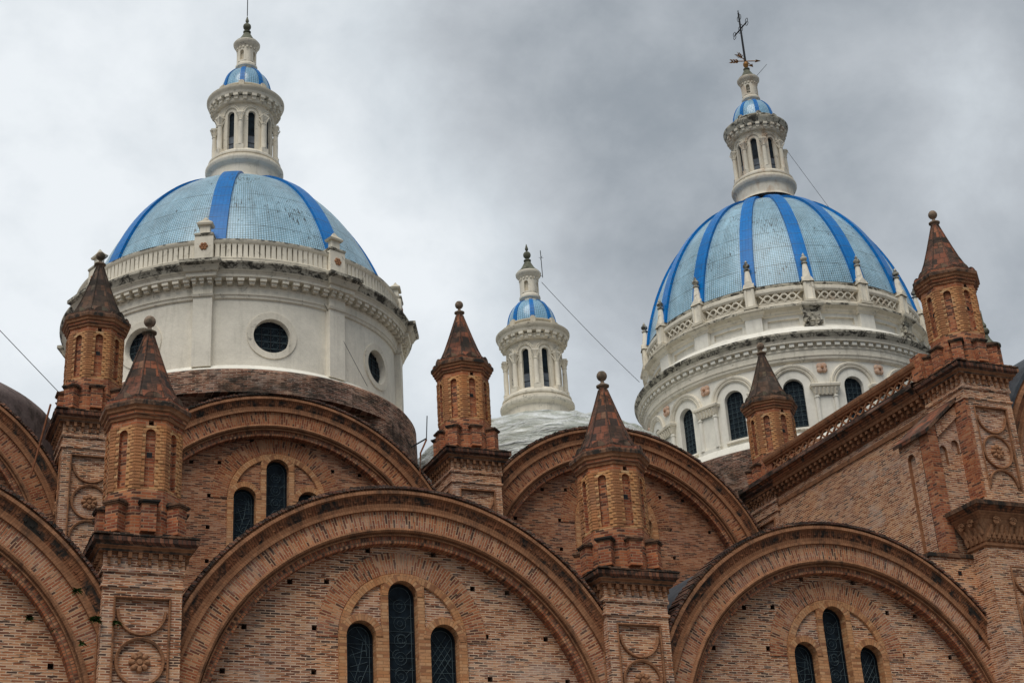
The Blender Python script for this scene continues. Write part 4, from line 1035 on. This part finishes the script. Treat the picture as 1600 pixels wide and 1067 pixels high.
mb = basering([(7.75, 16.0), (7.75, 23.7), (7.75, 23.74), (7.75, 24.55), (7.66, 24.72), (7.45, 24.78)], [m_dirtyb, m_dirtyb, m_dirtyb, m_dirtyb, m_coping], 51.6 - 58.1, 23.72); part(mb, 'brick_base_ring', DR, RC)
mb = MB(); oo = archloop(0, .465, 25.54, 27.42, 14); mb.face([(0, x, z) for x, z in oo], m_glass, [(x, z) for x, z in oo])
z = 25.7
while z < 27.85:
    hwz = .46 if z < 27.42 else math.sqrt(max(0.0, .2116 - (z - 27.42) ** 2))
    mb.box(0, .02, -hwz, hwz, z - .006, z + .006, m_lead); z += .24
for s in (-.23, 0, .23): mb.box(0, .025, s - .006, s + .006, 25.55, 27.8 - abs(s) * .3, m_lead)
for zz in [25.75 + .24 * i for i in range(8)]:
    for s in (-.23, 0, .23): mb.tube([(.015, s + .08 * cos(R_(t)), zz + .08 * sin(R_(t))) for t in range(0, 361, 60)], .005, m_lead, 4)
A2 = -134.8 + HB
o = first(mb, 'window', DR, RC, A2, RW - .25); spin(o, DR, RC, NB, A2, RW - .25)
# main cornice
mb = MB()
prof = [(7.02, 28.60), (7.10, 28.64), (7.16, 28.70), (7.18, 28.80), (7.22, 28.84), (7.22, 29.10), (7.26, 29.14), (7.26, 29.22), (7.22, 29.24), (7.22, 29.42), (7.44, 29.44), (7.46, 29.54), (7.52, 29.60), (7.58, 29.72), (7.64, 29.80), (7.64, 29.90), (7.54, 29.94), (7.30, 30.02), (7.0, 30.36), (6.70, 30.56)]
mt = [m_plasm] * 11 + [m_plasm, m_lich, m_lich, m_lich, m_lich, m_lich, m_plasw, m_plasw]
mb.lathe(prof, mt, n=160)
for k in range(112):
    T = Matrix.Rotation(2 * PI * k / 112, 4, 'Z'); mb.box(7.18, 7.38, -.115, .115, 29.27, 29.42, m_plasw, T)
part(mb, 'cornice', DR, RC)
# twin-column pilasters with carved capitals and terracotta flowers
mb = MB()
mb.box(-.2, .06, -.42, .42, 25.30, 26.95, m_plasw)
mb.box(-.2, .16, -.52, .52, 25.10, 25.38, m_plasw)
for s in (-1, 1): 
    mb.tube([(.08, s * .42, 25.38), (.08, s * .42, 26.95)], .10, m_plasw, 10)
    mb.tube([(.08, s * .42, 26.83), (.08, s * .42, 26.88)], .13, m_plasw, 10)
    mb.tube([(.08, s * .42, 25.38), (.08, s * .42, 25.46)], .14, m_plasw, 10)
rr = [[(-.2, -w_, z), (.12 + o_, -w_, z), (.12 + o_, w_, z), (-.2, w_, z)] for z, w_, o_ in ((26.93, .50, .02), (27.00, .52, .04), (27.30, .60, .12), (27.32, .66, .18), (27.42, .68, .20), (27.46, .64, .16))]
mb.loft(rr, m_plasm, closed=False, cap1=m_plasd)
for j in range(6):
    y = -.45 + j * .18
    mb.tube([(.17, y, 26.98), (.20, y, 27.12), (.27, y, 27.24), (.24, y, 27.29)], [.05, .06, .045, .02], m_plasm, 5)
A3 = -134.8
o = first(mb, 'pilaster', DR, RC, A3, RW + .0); spin(o, DR, RC, NB, A3, RW + .0)
mb = MB()
m_pink = clay_mat('pink_terracotta_flower', (0.58, 0.36, 0.25), (0.70, 0.50, 0.38), soot=0.15, sc=3)
for t in (45, 135, 225, 315):
    cy_, cz_ = .13 * cos(R_(t)), .13 * sin(R_(t))
    mb2 = MB(); mb2.lathe([(.0, .12), (.10, .10), (.145, .04), (.15, 0)], m_pink, n=12)
    for fc in mb2.f: mb.face([(mb2.v[v][2], cy_ + mb2.v[v][0], cz_ + mb2.v[v][1]) for v in fc], m_pink, smooth=True)
mb2 = MB(); mb2.lathe([(.0, .17), (.06, .15), (.075, .08)], m_rose, n=10)
for fc in mb2.f: mb.face([(mb2.v[v][2], mb2.v[v][0], mb2.v[v][1]) for v in fc], m_rose, smooth=True)
o = first(mb, 'flower_ornament', DR, RC + Vector((0, 0, 28.28)), A3, RW + .02); spin(o, DR, RC + Vector((0, 0, 28.28)), NB, A3, RW + .02)
# attic
mb = MB(); RA = 6.70
for k in range(NB):
    th = R_(A2 + 22.5 * k); f0 = cylfn(RA)
    def f(s, z, d, th=th): return f0(s + th * RA, z, d)
    w2 = RA * R_(HB)
    bay(mb, f, -w2, w2, 30.40, 31.16, [(-.72, 30.62), (.72, 30.62), (.72, 30.96), (-.72, 30.96)], m_plasw, .11, 1, m_plasm, m_plasw, N=24)
prof = [(6.70, 31.14), (6.80, 31.17), (6.82, 31.24), (6.88, 31.30), (7.02, 31.36), (7.08, 31.42), (7.08, 31.52), (7.00, 31.57), (6.86, 31.60), (6.76, 31.62), (6.76, 31.80), (6.70, 31.82), (6.54, 31.83)]
mb.lathe(prof, [m_plasm] * 3 + [m_plasd, m_plasd, m_lich, m_lich, m_lich, m_plasd, m_plasm, m_plasd, m_plasd], n=128)
mb.lathe([(6.56, 31.8), (6.56, 32.42)], m_plasd, n=96)
mb.lathe([(6.56, 32.29), (6.80, 32.29), (6.86, 32.38), (6.86, 32.52), (6.76, 32.60), (6.70, 32.62), (6.72, 32.74), (6.66, 32.82), (6.50, 32.86)], [m_plasm, m_plasm, m_plasm, m_plasd, m_lich, m_lich, m_lich, m_lich], n=128)
for k in range(60):   # egg band under the attic cornice
    pass
part(mb, 'attic', DR, RC)
# pierced parapet: interlaced diagonals; two of the panels have lost their plaster
def lattice(m):
    mb = MB(); half = RA * R_(HB) - .36; f0 = cylfn(6.74); n = 5; st = 2 * half / n
    def P_(s, z, d=0): return f0(s, z, d)
    for j in range(n):
        s0 = -half + j * st
        for a, b in (((s0, 31.84), (s0 + st, 32.30)), ((s0, 32.30), (s0 + st, 31.84))):
            mb.tube([P_(*a), P_((a[0] + b[0]) / 2, (a[1] + b[1]) / 2, -.02), P_(*b)], .045, m, 6)
        cc = [P_(s0 + st + .15 * cos(R_(t)), 32.07 + .13 * sin(R_(t)), -.03) for t in range(0, 361, 30)] if j < n - 1 else None
        if cc: mb.tube(cc, .032, m, 5)
    mb.tube([P_(-half, 31.84), P_(0, 31.84), P_(half, 31.84)], .04, m, 5)
    return mb
o = None
for k in range(NB):
    a = A2 + 22.5 * k
    if k in (0, 1, 2):
        q = lattice((m_plasm, m_plasr, m_rose)[0 if k == 0 else (1 if k == 2 else 1)])
        e = part(q, 'pierced_panel', DR, RC); e.rotation_euler = (0, 0, R_(a))
        if k == 0: o = e
    else: dup(o, DR, RC, rot=R_(a))
# attic pilasters
mb = MB(); mb.box(-.2, .17, -.39, .39, 30.34, 31.16, m_plasw)
brk(mb, [(.04, 31.14), (.10, 31.17), (.12, 31.24), (.19, 31.30), (.28, 31.36), (.33, 31.42), (.33, 31.52), (.24, 31.56), (.12, 31.60), (.04, 31.62)], .42, [m_plasm] * 4 + [m_plasd, m_plasd, m_lich, m_lich, m_plasd], -.3)
o = first(mb, 'attic_pilaster', DR, RC, A3, RA + .02)
for k in range(1, NB):
    a = R_(A3 + 22.5 * k); q = RC + Vector((cos(a), sin(a), 0)) * (RA + .02); dup(o, DR, q, rot=a)
mb = MB(); mb.box(-.25, .20, -.33, .33, 30.36, 31.20, m_lich)
brk(mb, [(-.02, 31.14), (.10, 31.20), (.16, 31.30), (.26, 31.36), (.30, 31.46), (.26, 31.56), (.10, 31.66), (.04, 31.74)], .34, m_lich, -.3)
rnd = random.Random(9)
for q in range(26): 
    x, y, z_ = rnd.uniform(.1, .24), rnd.uniform(-.4, .4), rnd.uniform(30.4, 31.3); r_ = rnd.uniform(.04, .10)
    mb.box(x - r_, x + r_, y - r_, y + r_, z_ - r_, z_ + r_ * .8, m_lich, Matrix.Rotation(0, 4, 'Z'))
for k in (1, 3):
    a = R_(A3 + 22.5 * k); e = part(mb, 'blackened_pilaster_casing', DR, RC + Vector((cos(a), sin(a), 0)) * (RA + .06), 'soot black crumbling bracket'); e.rotation_euler = (0, 0, a)
# pinnacles
mb = MB()
mb.box(-.24, .24, -.26, .26, 31.60, 31.72, m_plasd)
mb.loft([[(-w_, -w_, z), (w_, -w_, z), (w_, w_, z), (-w_, w_, z)] for w_, z in ((.21, 31.70), (.17, 31.80), (.155, 32.70), (.175, 32.74))], m_plasm)
for s in range(4):
    T = Matrix.Rotation(s * PI / 2, 4, 'Z')
    for y in (-.13, .13): mb.box(.15, .185, y - .035, y + .035, 31.80, 32.62, m_plasm, T)
    mb.face([tuple(T @ Vector(p)) for p in ((.20, -.22, 32.66), (.20, .22, 32.66), (.19, 0, 33.0))], m_plasm)
    mb.face([tuple(T @ Vector(p)) for p in ((.20, -.22, 32.66), (.19, 0, 33.0), (0, 0, 33.0), (0, -.22, 32.66))], m_plasd)
    mb.face([tuple(T @ Vector(p)) for p in ((.20, .22, 32.66), (.19, 0, 33.0), (0, 0, 33.0), (0, .22, 32.66))], m_plasd)
    mb.box(.10, .22, -.045, .045, 32.62, 32.74, m_lich, T @ Matrix.Rotation(PI / 4, 4, 'Z'))
mb.loft([octring(r, z) for r, z in ((.20, 32.74), (.165, 32.90), (.085, 33.62), (.07, 33.66))], m_plasm)
mb.lathe([(.07, 33.64), (.12, 33.68), (.12, 33.72), (.06, 33.76), (.06, 33.80), (.12, 33.86), (.13, 33.93), (.10, 34.0), (.05, 34.04), (.06, 34.08), (.03, 34.18), (0, 34.24)], m_lich, n=12)
mb.v = [(x * 1.28, y * 1.28, z) for x, y, z in mb.v]
o = first(mb, 'pinnacle', DR, RC, A3, 6.80); spin(o, DR, RC, NB, A3, 6.80)

# ================================================================ MIDDLE DOME under sheeting, left roof dome
MC = Vector((27.92, 58.5, 0))
def eldome(a, h, z0, zb, nz=18):
    return [(a * cos(t), z0 + h * sin(t)) for t in [PI / 2 * k / nz for k in range(nz + 1)]]
mb = MB(); rnd = random.Random(4)
pr = [(6.55, 20.0)] + [(r, z) for r, z in eldome(6.5, 3.16, 23.62, 0) if r > 2.1] + [(1.75, 26.80), (1.62, 26.98), (1.55, 27.2), (1.3, 27.25)]
n = 96; rings = []
for i, (r, z) in enumerate(pr):
    ring_ = []
    for k in range(n):
        a = 2 * PI * k / n; wv = .05 * sin(a * 9 + i * 1.3) + .035 * sin(a * 23 - i * 2.1) + .03 * rnd.uniform(-1, 1)
        ring_.append(((r + wv * .6) * cos(a), (r + wv * .6) * sin(a), z + wv * (0.9 if 0 < i < len(pr) - 2 else 0)))
    rings.append(ring_)
mb.loft(rings, m_plastic, smooth=True); part(mb, 'low_dome', CATH, MC, 'low middle dome wrapped in white sheeting')
mb = MB(); mb.lathe([(7.0, 18)] + eldome(7, 1.95, 23.55, 0), m_pinkroof, n=96, smooth=True)
part(mb, 'low_dome', CATH, (-.1, 58.25, 0), 'low mauve rendered dome at the left edge')

# ================================================================ TRANSEPT
XT = 33.98
mb = MB(); mb.box(XT, XT + 1.0, 39.3, 51.5, 0, 20.72, m_wallt)
mb.box(XT - .06, XT + .5, 39.3, 51.0, 20.66, 20.72, m_mould)
TW = part(mb, 'transept_wall', CATH, (0, 0, 0), 'long side wall of the transept under the lattice parapet')
mb = MB()
prof = [(XT, 20.68), (XT - .05, 20.72), (XT - .05, 20.80), (XT - .02, 20.84), (XT - .02, 21.02), (XT - .08, 21.05), (XT - .08, 21.36), (XT - .30, 21.37), (XT - .32, 21.46), (XT - .40, 21.54), (XT - .44, 21.62), (XT - .56, 21.72), (XT - .57, 21.88), (XT - .50, 21.92), (XT - .25, 21.98), (XT - .22, 22.06), (XT + .3, 22.08)]
y0, y1 = 39.5, 51.3
rings = [[(x, y, z) for x, z in prof] for y in (y0, y1)]
mats = [m_mould, m_mould, m_mould, m_wall, m_mould, m_carved, m_mould, m_mould, m_mould, m_carved, m_carved, m_coping, m_coping, m_mould, m_mould, m_mould]
for k in range(len(prof) - 1):
    mb.face([rings[0][k], rings[0][k + 1], rings[1][k + 1], rings[1][k]], mats[k], [(y0, prof[k][1]), (y0, prof[k + 1][1] + .01), (y1, prof[k + 1][1] + .01), (y1, prof[k][1])])
y = y0 + .1
while y < y1 - .1:
    mb.box(XT - .27, XT - .05, y, y + .15, 21.24, 21.368, m_mould); mb.box(XT - .19, XT - .05, y + .02, y + .13, 21.10, 21.24, m_mould); y += .34
part(mb, 'cornice', TW, (0, 0, 0))
# lattice parapet: frame posts, interlaced terracotta, heavy coping
mb = MB(); xl = XT - .12; za, zb_ = 22.10, 22.48; pitch = .47; n = int((49.4 - 39.7) / pitch)
for k in range(n):
    ya = 39.75 + k * pitch; yb = ya + pitch
    for a, b in (((ya, za), (yb, zb_)), ((ya, zb_), (yb, za))):
        mb.tube([(xl, a[0], a[1]), (xl, (a[0] + b[0]) / 2, (a[1] + b[1]) / 2), (xl, b[0], b[1])], .045, m_rose, 5)
part(mb, 'lattice', TW, (0, 0, 0))
mb = MB()
pr2 = [(XT + .06, 22.46), (XT - .20, 22.46), (XT - .22, 22.52), (XT - .27, 22.56), (XT - .30, 22.64), (XT - .31, 22.74), (XT - .26, 22.78), (XT - .05, 22.86), (XT + .10, 22.84), (XT + .12, 22.46)]
for k in range(len(pr2) - 1):
    mb.face([(pr2[k][0], 39.5, pr2[k][1]), (pr2[k + 1][0], 39.5, pr2[k + 1][1]), (pr2[k + 1][0], 49.6, pr2[k + 1][1]), (pr2[k][0], 49.6, pr2[k][1])], m_mould if k < 5 else m_coping, [(39.5, pr2[k][1]), (39.5, pr2[k + 1][1]), (49.6, pr2[k + 1][1]), (49.6, pr2[k][1])])
mb.face([(x, 39.5, z) for x, z in pr2], m_mould); mb.face([(x, 49.6, z) for x, z in pr2], m_mould)
part(mb, 'parapet_coping', TW, (0, 0, 0))
mb = MB(); mb.box(XT - .22, XT + .25, 39.2, 39.74, 22.0, 22.95, m_turret); part(mb, 'parapet_pier', TW, (0, 0, 0))
mb = MB(); mb.box(XT - .16, XT + .2, 49.2, 49.7, 22.0, 22.9, m_turret); part(mb, 'parapet_pier', TW, (0, 0, 0))
# flat roof behind the parapet
mb = MB(); mb.box(XT + .5, 50.0, 39.4, 51.0, 21.5, 21.7, m_slate); part(mb, 'transept_roof', CATH, (0, 0, 0))
# stepped buttress with lean-to roof and blind niches
mb = MB(); bx0, bx1, by0, by1 = 32.50, XT + .02, 38.02, 39.62
def blk(x0, x1, y0_, y1_, z0_, z1_): mb.box(x0, x1, y0_, y1_, z0_, z1_, m_turret)
_x = [31.5 + (XT - 31.5) * k / 12 for k in range(13)]
_pl = [(x, 8.73 + math.sqrt(6.96 ** 2 - (x - 27.74) ** 2)) for x in _x] + [(XT, 14.95), (31.5, 14.95)]      # wall standing on the back of the arch
mb.tess(_pl, [], lambda x, z: (x, 37.76, z), m_wall); mb.tess(_pl, [], lambda x, z: (x, 39.9, z), m_wall)
mb.face([(31.5, 37.76, _pl[0][1]), (31.5, 37.76, 14.95), (31.5, 39.9, 14.95), (31.5, 39.9, _pl[0][1])], m_wall)
mb.face([(31.5, 37.76, 14.949), (XT, 37.76, 14.949), (XT, 39.9, 14.949), (31.5, 39.9, 14.949)], m_wall)
mb.box(31.42, 33.9, 37.69, 40.0, 14.95, 15.07, m_sooty)
for hx_, hz_ in ((32.55, 14.45), (32.75, 13.55), (32.9, 12.4)): mb.box(hx_ - .065, hx_ + .065, 37.745, 37.77, hz_ - .065, hz_ + .065, m_iron_shade)  # putlog holes: dark blocks on the wall painted as their inner shade
zt0 = 19.42
# front: two niches under the sloping verge
fF = flatfn((bx0, by0 + .10, 0), (1, 0, 0), (0, -1, 0)); w_ = XT - bx0
bay(mb, fF, .36, .90, 15.07, zt0, archloop(.62, .15, 18.35, 18.85, 8), m_wall, .12, 2, m_mould, m_wall, N=16)
bay(mb, fF, .90, w_, 15.07, zt0, archloop(1.16, .15, 18.75, 19.10, 8), m_wall, .12, 2, m_mould, m_wall, N=16)
mb.face([fF(.36, zt0, 0), fF(w_, zt0, 0), fF(w_, zt0 + 1.15, 0), fF(.36, zt0 + .28, 0)], m_wall)
blk(bx0, bx0 + .38, by0, by0 + .5, 15.07, zt0)            # corner pilaster
mb.face([(bx0, by0, zt0), (bx0 + .38, by0, zt0), (bx0 + .38, by0, zt0 + .29), ], m_turret)
mb.face([(bx0 + .36, by0, zt0 - .2), (XT, by0, zt0 + .75), (XT, by0, zt0 + 1.15), (bx0 + .36, by0, zt0 + .28)], m_wall)
fL = flatfn((bx0, by1, 0), (0, -1, 0), (-1, 0, 0))
bay(mb, fL, .0, 1.12, 15.07, zt0, archloop(.56, .20, 15.3, 18.75, 8), m_wall, .14, 2, m_mould, m_wall, N=16)
mb.box(bx0 + .05, XT, by1 - .1, by1, 15.07, zt0, m_wall)
BT = part(mb, 'buttress', CATH, (0, 0, 0), 'stepped buttress with sloping roof and blind niches')
mb = MB(); sl = 1.20 / (XT - bx0)
A = [(bx0 - .14, zt0 - .10), (XT, zt0 + 1.30 - .0), (XT, zt0 + 1.42), (bx0 - .16, zt0 + .02)]
mb.loft([[(x, by0 - .12, z) for x, z in A], [(x, by1 + .12, z) for x, z in A]], m_slate if False else m_shingle, cap0=m_sooty, cap1=m_sooty)
part(mb, 'lean_to_roof', BT, (0, 0, 0))
# lower pier of the transept front, with a carved capital
mb = MB(); mb.box(33.17, 37.2, 37.0, 37.80, 0, 15.28, m_wall)
LP = part(mb, 'front_pier', CATH, (0, 0, 0), 'lower transept pier with carved capital at the right edge')
mb = MB(); cxp, hxp, hyp, cyp = 35.185, 2.015, .40, 37.40
rectprof(mb, [(.005, 15.150), (.06, 15.189), (.07, 15.267), (.01, 15.298), (.04, 15.345), (.10, 15.657), (.22, 16.008), (.26, 16.063), (.30, 16.141), (.40, 16.219), (.44, 16.297), (.56, 16.390), (.58, 16.515), (.50, 16.554), (-.3, 16.632)], hxp, hyp, [m_mould, m_mould, m_mould, m_mould, m_rose, m_rose, m_mould, m_mould, m_mould, m_carved, m_carved, m_sooty, m_sooty, m_sooty], cxp, cyp, cap=m_sooty)
rnd = random.Random(8)
for sd, (ax0, ax1) in enumerate((((33.17, 37.0), (37.2, 37.0)), ((33.17, 37.9), (33.17, 37.0)))):
    Lh = math.hypot(ax1[0] - ax0[0], ax1[1] - ax0[1]); nn = int(Lh / .20); tx, ty = (ax1[0] - ax0[0]) / Lh, (ax1[1] - ax0[1]) / Lh; ox, oy = ty, -tx
    for row, (z0_, hh, out0, out1) in enumerate(((15.34, .27, .03, .12), (15.54, .30, .07, .20))):
        for k in range(nn):
            u = (k + .5 + .5 * row) * Lh / nn; 
            if u > Lh: continue
            c = [(ax0[0] + tx * u + ox * (out0 + (out1 - out0) * t ** 1.6), ax0[1] + ty * u + oy * (out0 + (out1 - out0) * t ** 1.6), z0_ + hh * t) for t in (0, .4, .75, 1.0)]
            mb.tube(c, [.07, .085, .07, .04], m_rose, 6)
    for k in range(max(2, nn // 3)):
        u = (k + .5) * Lh / max(2, nn // 3); cz_ = 15.95
        def PP(r, t): return (ax0[0] + tx * (u + r * cos(R_(t))) + ox * .30, ax0[1] + ty * (u + r * cos(R_(t))) + oy * .30, cz_ + r * sin(R_(t)))
        mb.tube([PP(.14 - t / 6200, t) for t in range(0, 720, 30)], .032, m_rose, 5)
part(mb, 'carved_capital', LP, (0, 0, 0))
mb = MB(); q = panel_mesh(HX); keep = [i for i, fc in enumerate(q.f) if all(q.v[v][1] < -HX + .2 for v in fc)]
for i in keep: mb.face([(q.v[v][0] * 1.05 + 34.62, q.v[v][1] + 37.0 + .91, q.v[v][2] + 2.35) for v in q.f[i]], m_mould)
part(mb, 'panel_moulding', LP, (0, 0, 0))
part(rosette_mesh(.27, 8, m_rose), 'rosette', LP, (34.62, 36.98, 11.3))
# arch over the transept front, cut by the right edge
mb = MB(); prof = [(7.0, .62), (7.0, -.02), (6.93, -.04), (6.90, -.12), (6.80, -.13), (6.77, -.05), (6.55, .02), (6.44, .03), (6.43, -.03), (6.35, -.03), (6.34, .05), (5.86, .05), (5.85, -.02), (5.74, -.01), (5.7, .5)]
archsweep(mb, prof, [m_mould] * 5 + [m_carved] + [m_mould] * 4 + [m_vous] + [m_mould] * 3, -6, n=96)
tq = arcpts(0, 0, 5.75, 0, 180, 40); mb.tess(tq + [(-5.75, -6), (5.75, -6)], [], lambda x, z: (x, .45, z), m_wall2)
TA = part(mb, 'front_gable', CATH, (42.8, 38.3, 17.5), 'transept gable arch cut by the right edge')
mb = MB(); n = 40
mb.loft([[((7.0 + o_) * cos(PI * k / n), y, (7.0 + o_) * sin(PI * k / n)) for k in range(n + 1)] for o_, y in ((.02, -.1), (.14, -.1), (.14, 2.0))], m_slate, closed=False)
part(mb, 'slate_coping', TA, (42.8, 38.3, 17.5))
mb = MB(); mb.box(35.5, 50, 38.9, 40, 0, 13.5, m_wall); mb.box(49.0, 50, 40, 66, 0, 21.4, m_wall); mb.box(-7.2, 50, 65.0, 66, 0, 20, m_wall)
mb.box(-7.6, -7.0, 38.2, 66, 0, 15.5, m_wall); part(mb, 'rear_walls', CATH, (0, 0, 0))
# small brick stub with a bell-shaped cap behind the corner turret
mb = MB(); mb.box(-.30, .30, -.30, .30, -2.2, .55, m_turret)
mb.lathe([(.30, .50), (.40, .56), (.47, .60), (.47, .66), (.36, .70), (.24, .80), (.15, .95), (.10, 1.10), (.08, 1.14), (.15, 1.2), (.17, 1.28), (.13, 1.38), (.06, 1.42), (.10, 1.48), (.09, 1.56), (.03, 1.66), (.02, 1.8), (.012, 2.15)], m_green, n=20)
for v in (0,): pass
part(mb, 'chimney_turret', CATH, (37.74, 40.0, 23.40), 'small capped brick stub beside the far right turret')
# antenna on the middle lantern
mb = MB(); mb.tube([(0, 0, 0), (-.02, 0, 1.45)], .02, m_iron_shade, 5); mb.tube([(-.13, 0, 1.05), (.13, .03, 1.1)], .01, m_iron_shade, 4); mb.tube([(0, -.12, 1.1), (0, .12, 1.02)], .01, m_iron_shade, 4)
mb.tube([(-.22, .1, .05), (0, 0, .1)], .012, m_iron_shade, 4)
thing(mb.make('antenna', None, (28.52, 58.2, 34.55)), 'thin dark antenna mast beside the finial of the small middle lantern', 'antenna')

# ================================================================ CABLES, POLE, WEEDS
def cable(a, b, sag, lab, r=.013):
    a, b = Vector(a), Vector(b); mb = MB(); pts = []
    for k in range(15):
        t = k / 14; p = a.lerp(b, t); p.z -= sag * 4 * t * (1 - t); pts.append(tuple(p - a))
    mb.tube(pts, r, m_iron_shade, 5); thing(mb.make('overhead_cable', None, a), lab, 'cable')
cable((-13.0, 47.8, 40.4), (5.74, 49.3, 22.4), .10, 'thin cable slanting down through the sky to the back turret at the left edge')
cable((28.5, 58.3, 34.35), (35.6, 62.4, 31.72), .10, 'thin cable from the middle lantern down to the left side of the right drum')
cable((43.2, 57.5, 44.0), (52.5, 62.05, 38.9), .04, 'thin cable from the right lantern running down behind the right dome', .010)
cable((15.6, 51.15, 28.0), (17.4, 51.5, 24.9), .02, 'thin dark wire slanting across the white wall of the left drum', .010)
mb = MB(); mb.tube([(0, 0, 0), (.47, .1, 2.66)], .035, m_rust, 6)
thing(mb.make('rusty_pole', None, (5.02, 49.3, 19.34)), 'rusty steel pole leaning against the pier behind the left arch', 'pole')
mb = MB(); mb.tube([(0, 0, 0), (.05, 0, .9), (.30, 0, 1.45)], .035, m_rust, 6); mb.tube([(.3, 0, 1.45), (.36, 0, 2.4)], .02, m_iron_shade, 5); mb.tube([(.3, 0, 1.5), (-.3, 0, 1.1)], .03, m_iron_shade, 5)
thing(mb.make('drain_pipe', None, (18.55, 49.15, 20.5)), 'rusty drain pipe with a dark bracket at the left of the back middle turret', 'drain pipe')
def weed(loc, n, size, lab, hang=0.0):
    mb = MB(); rnd = random.Random(int(loc[0] * 100) + n)
    for k in range(n):
        a = rnd.uniform(0, 2 * PI); l = size * rnd.uniform(.5, 1.1); up = rnd.uniform(-.5 - hang, .9 - hang)
        p0 = Vector((rnd.uniform(-.04, .04), 0, rnd.uniform(-.04, .04)))
        d_ = Vector((cos(a), -abs(sin(a)) - .1, up)).normalized(); p1 = p0 + d_ * l * .55; p2 = p0 + d_ * l + Vector((0, 0, -.2 * l))
        s_ = d_.cross(Vector((.2, .3, 1))).normalized() * l * .16
        mb.face([tuple(p0), tuple(p1 - s_), tuple(p2), tuple(p1 + s_)], m_leaf)
    thing(mb.make('weed', None, loc), lab, 'weed')
for x, y, yy, n, sz, lab in ((120, 925, 37.42, 60, .16, 'green weed tuft on the left arch just beside the front pier'), (150, 972, 37.42, 80, .22, 'bushiest green weed hanging between the left arch and the front pier'),
                             (181, 975, 37.43, 50, .16, 'green weed growing from the panel frame of the front left pier'), (46, 968, 38.0, 40, .14, 'green weed rooted in a wall hole near the left edge'),
                             (127, 1008, 37.42, 50, .14, 'low green weed on the left arch near the bottom of the picture'), (84, 985, 37.5, 24, .10, 'tiny green weed on the inner ring of the left arch')):
    # fixed metre positions on the masonry
    pos = {120: (5.10, 12.24), 150: (5.60, 11.55), 181: (6.10, 11.50), 46: (4.09, 11.62), 127: (5.29, 10.95), 84: (4.62, 11.27)}[x]
    weed((pos[0], yy, pos[1]), n, sz, lab, .3)
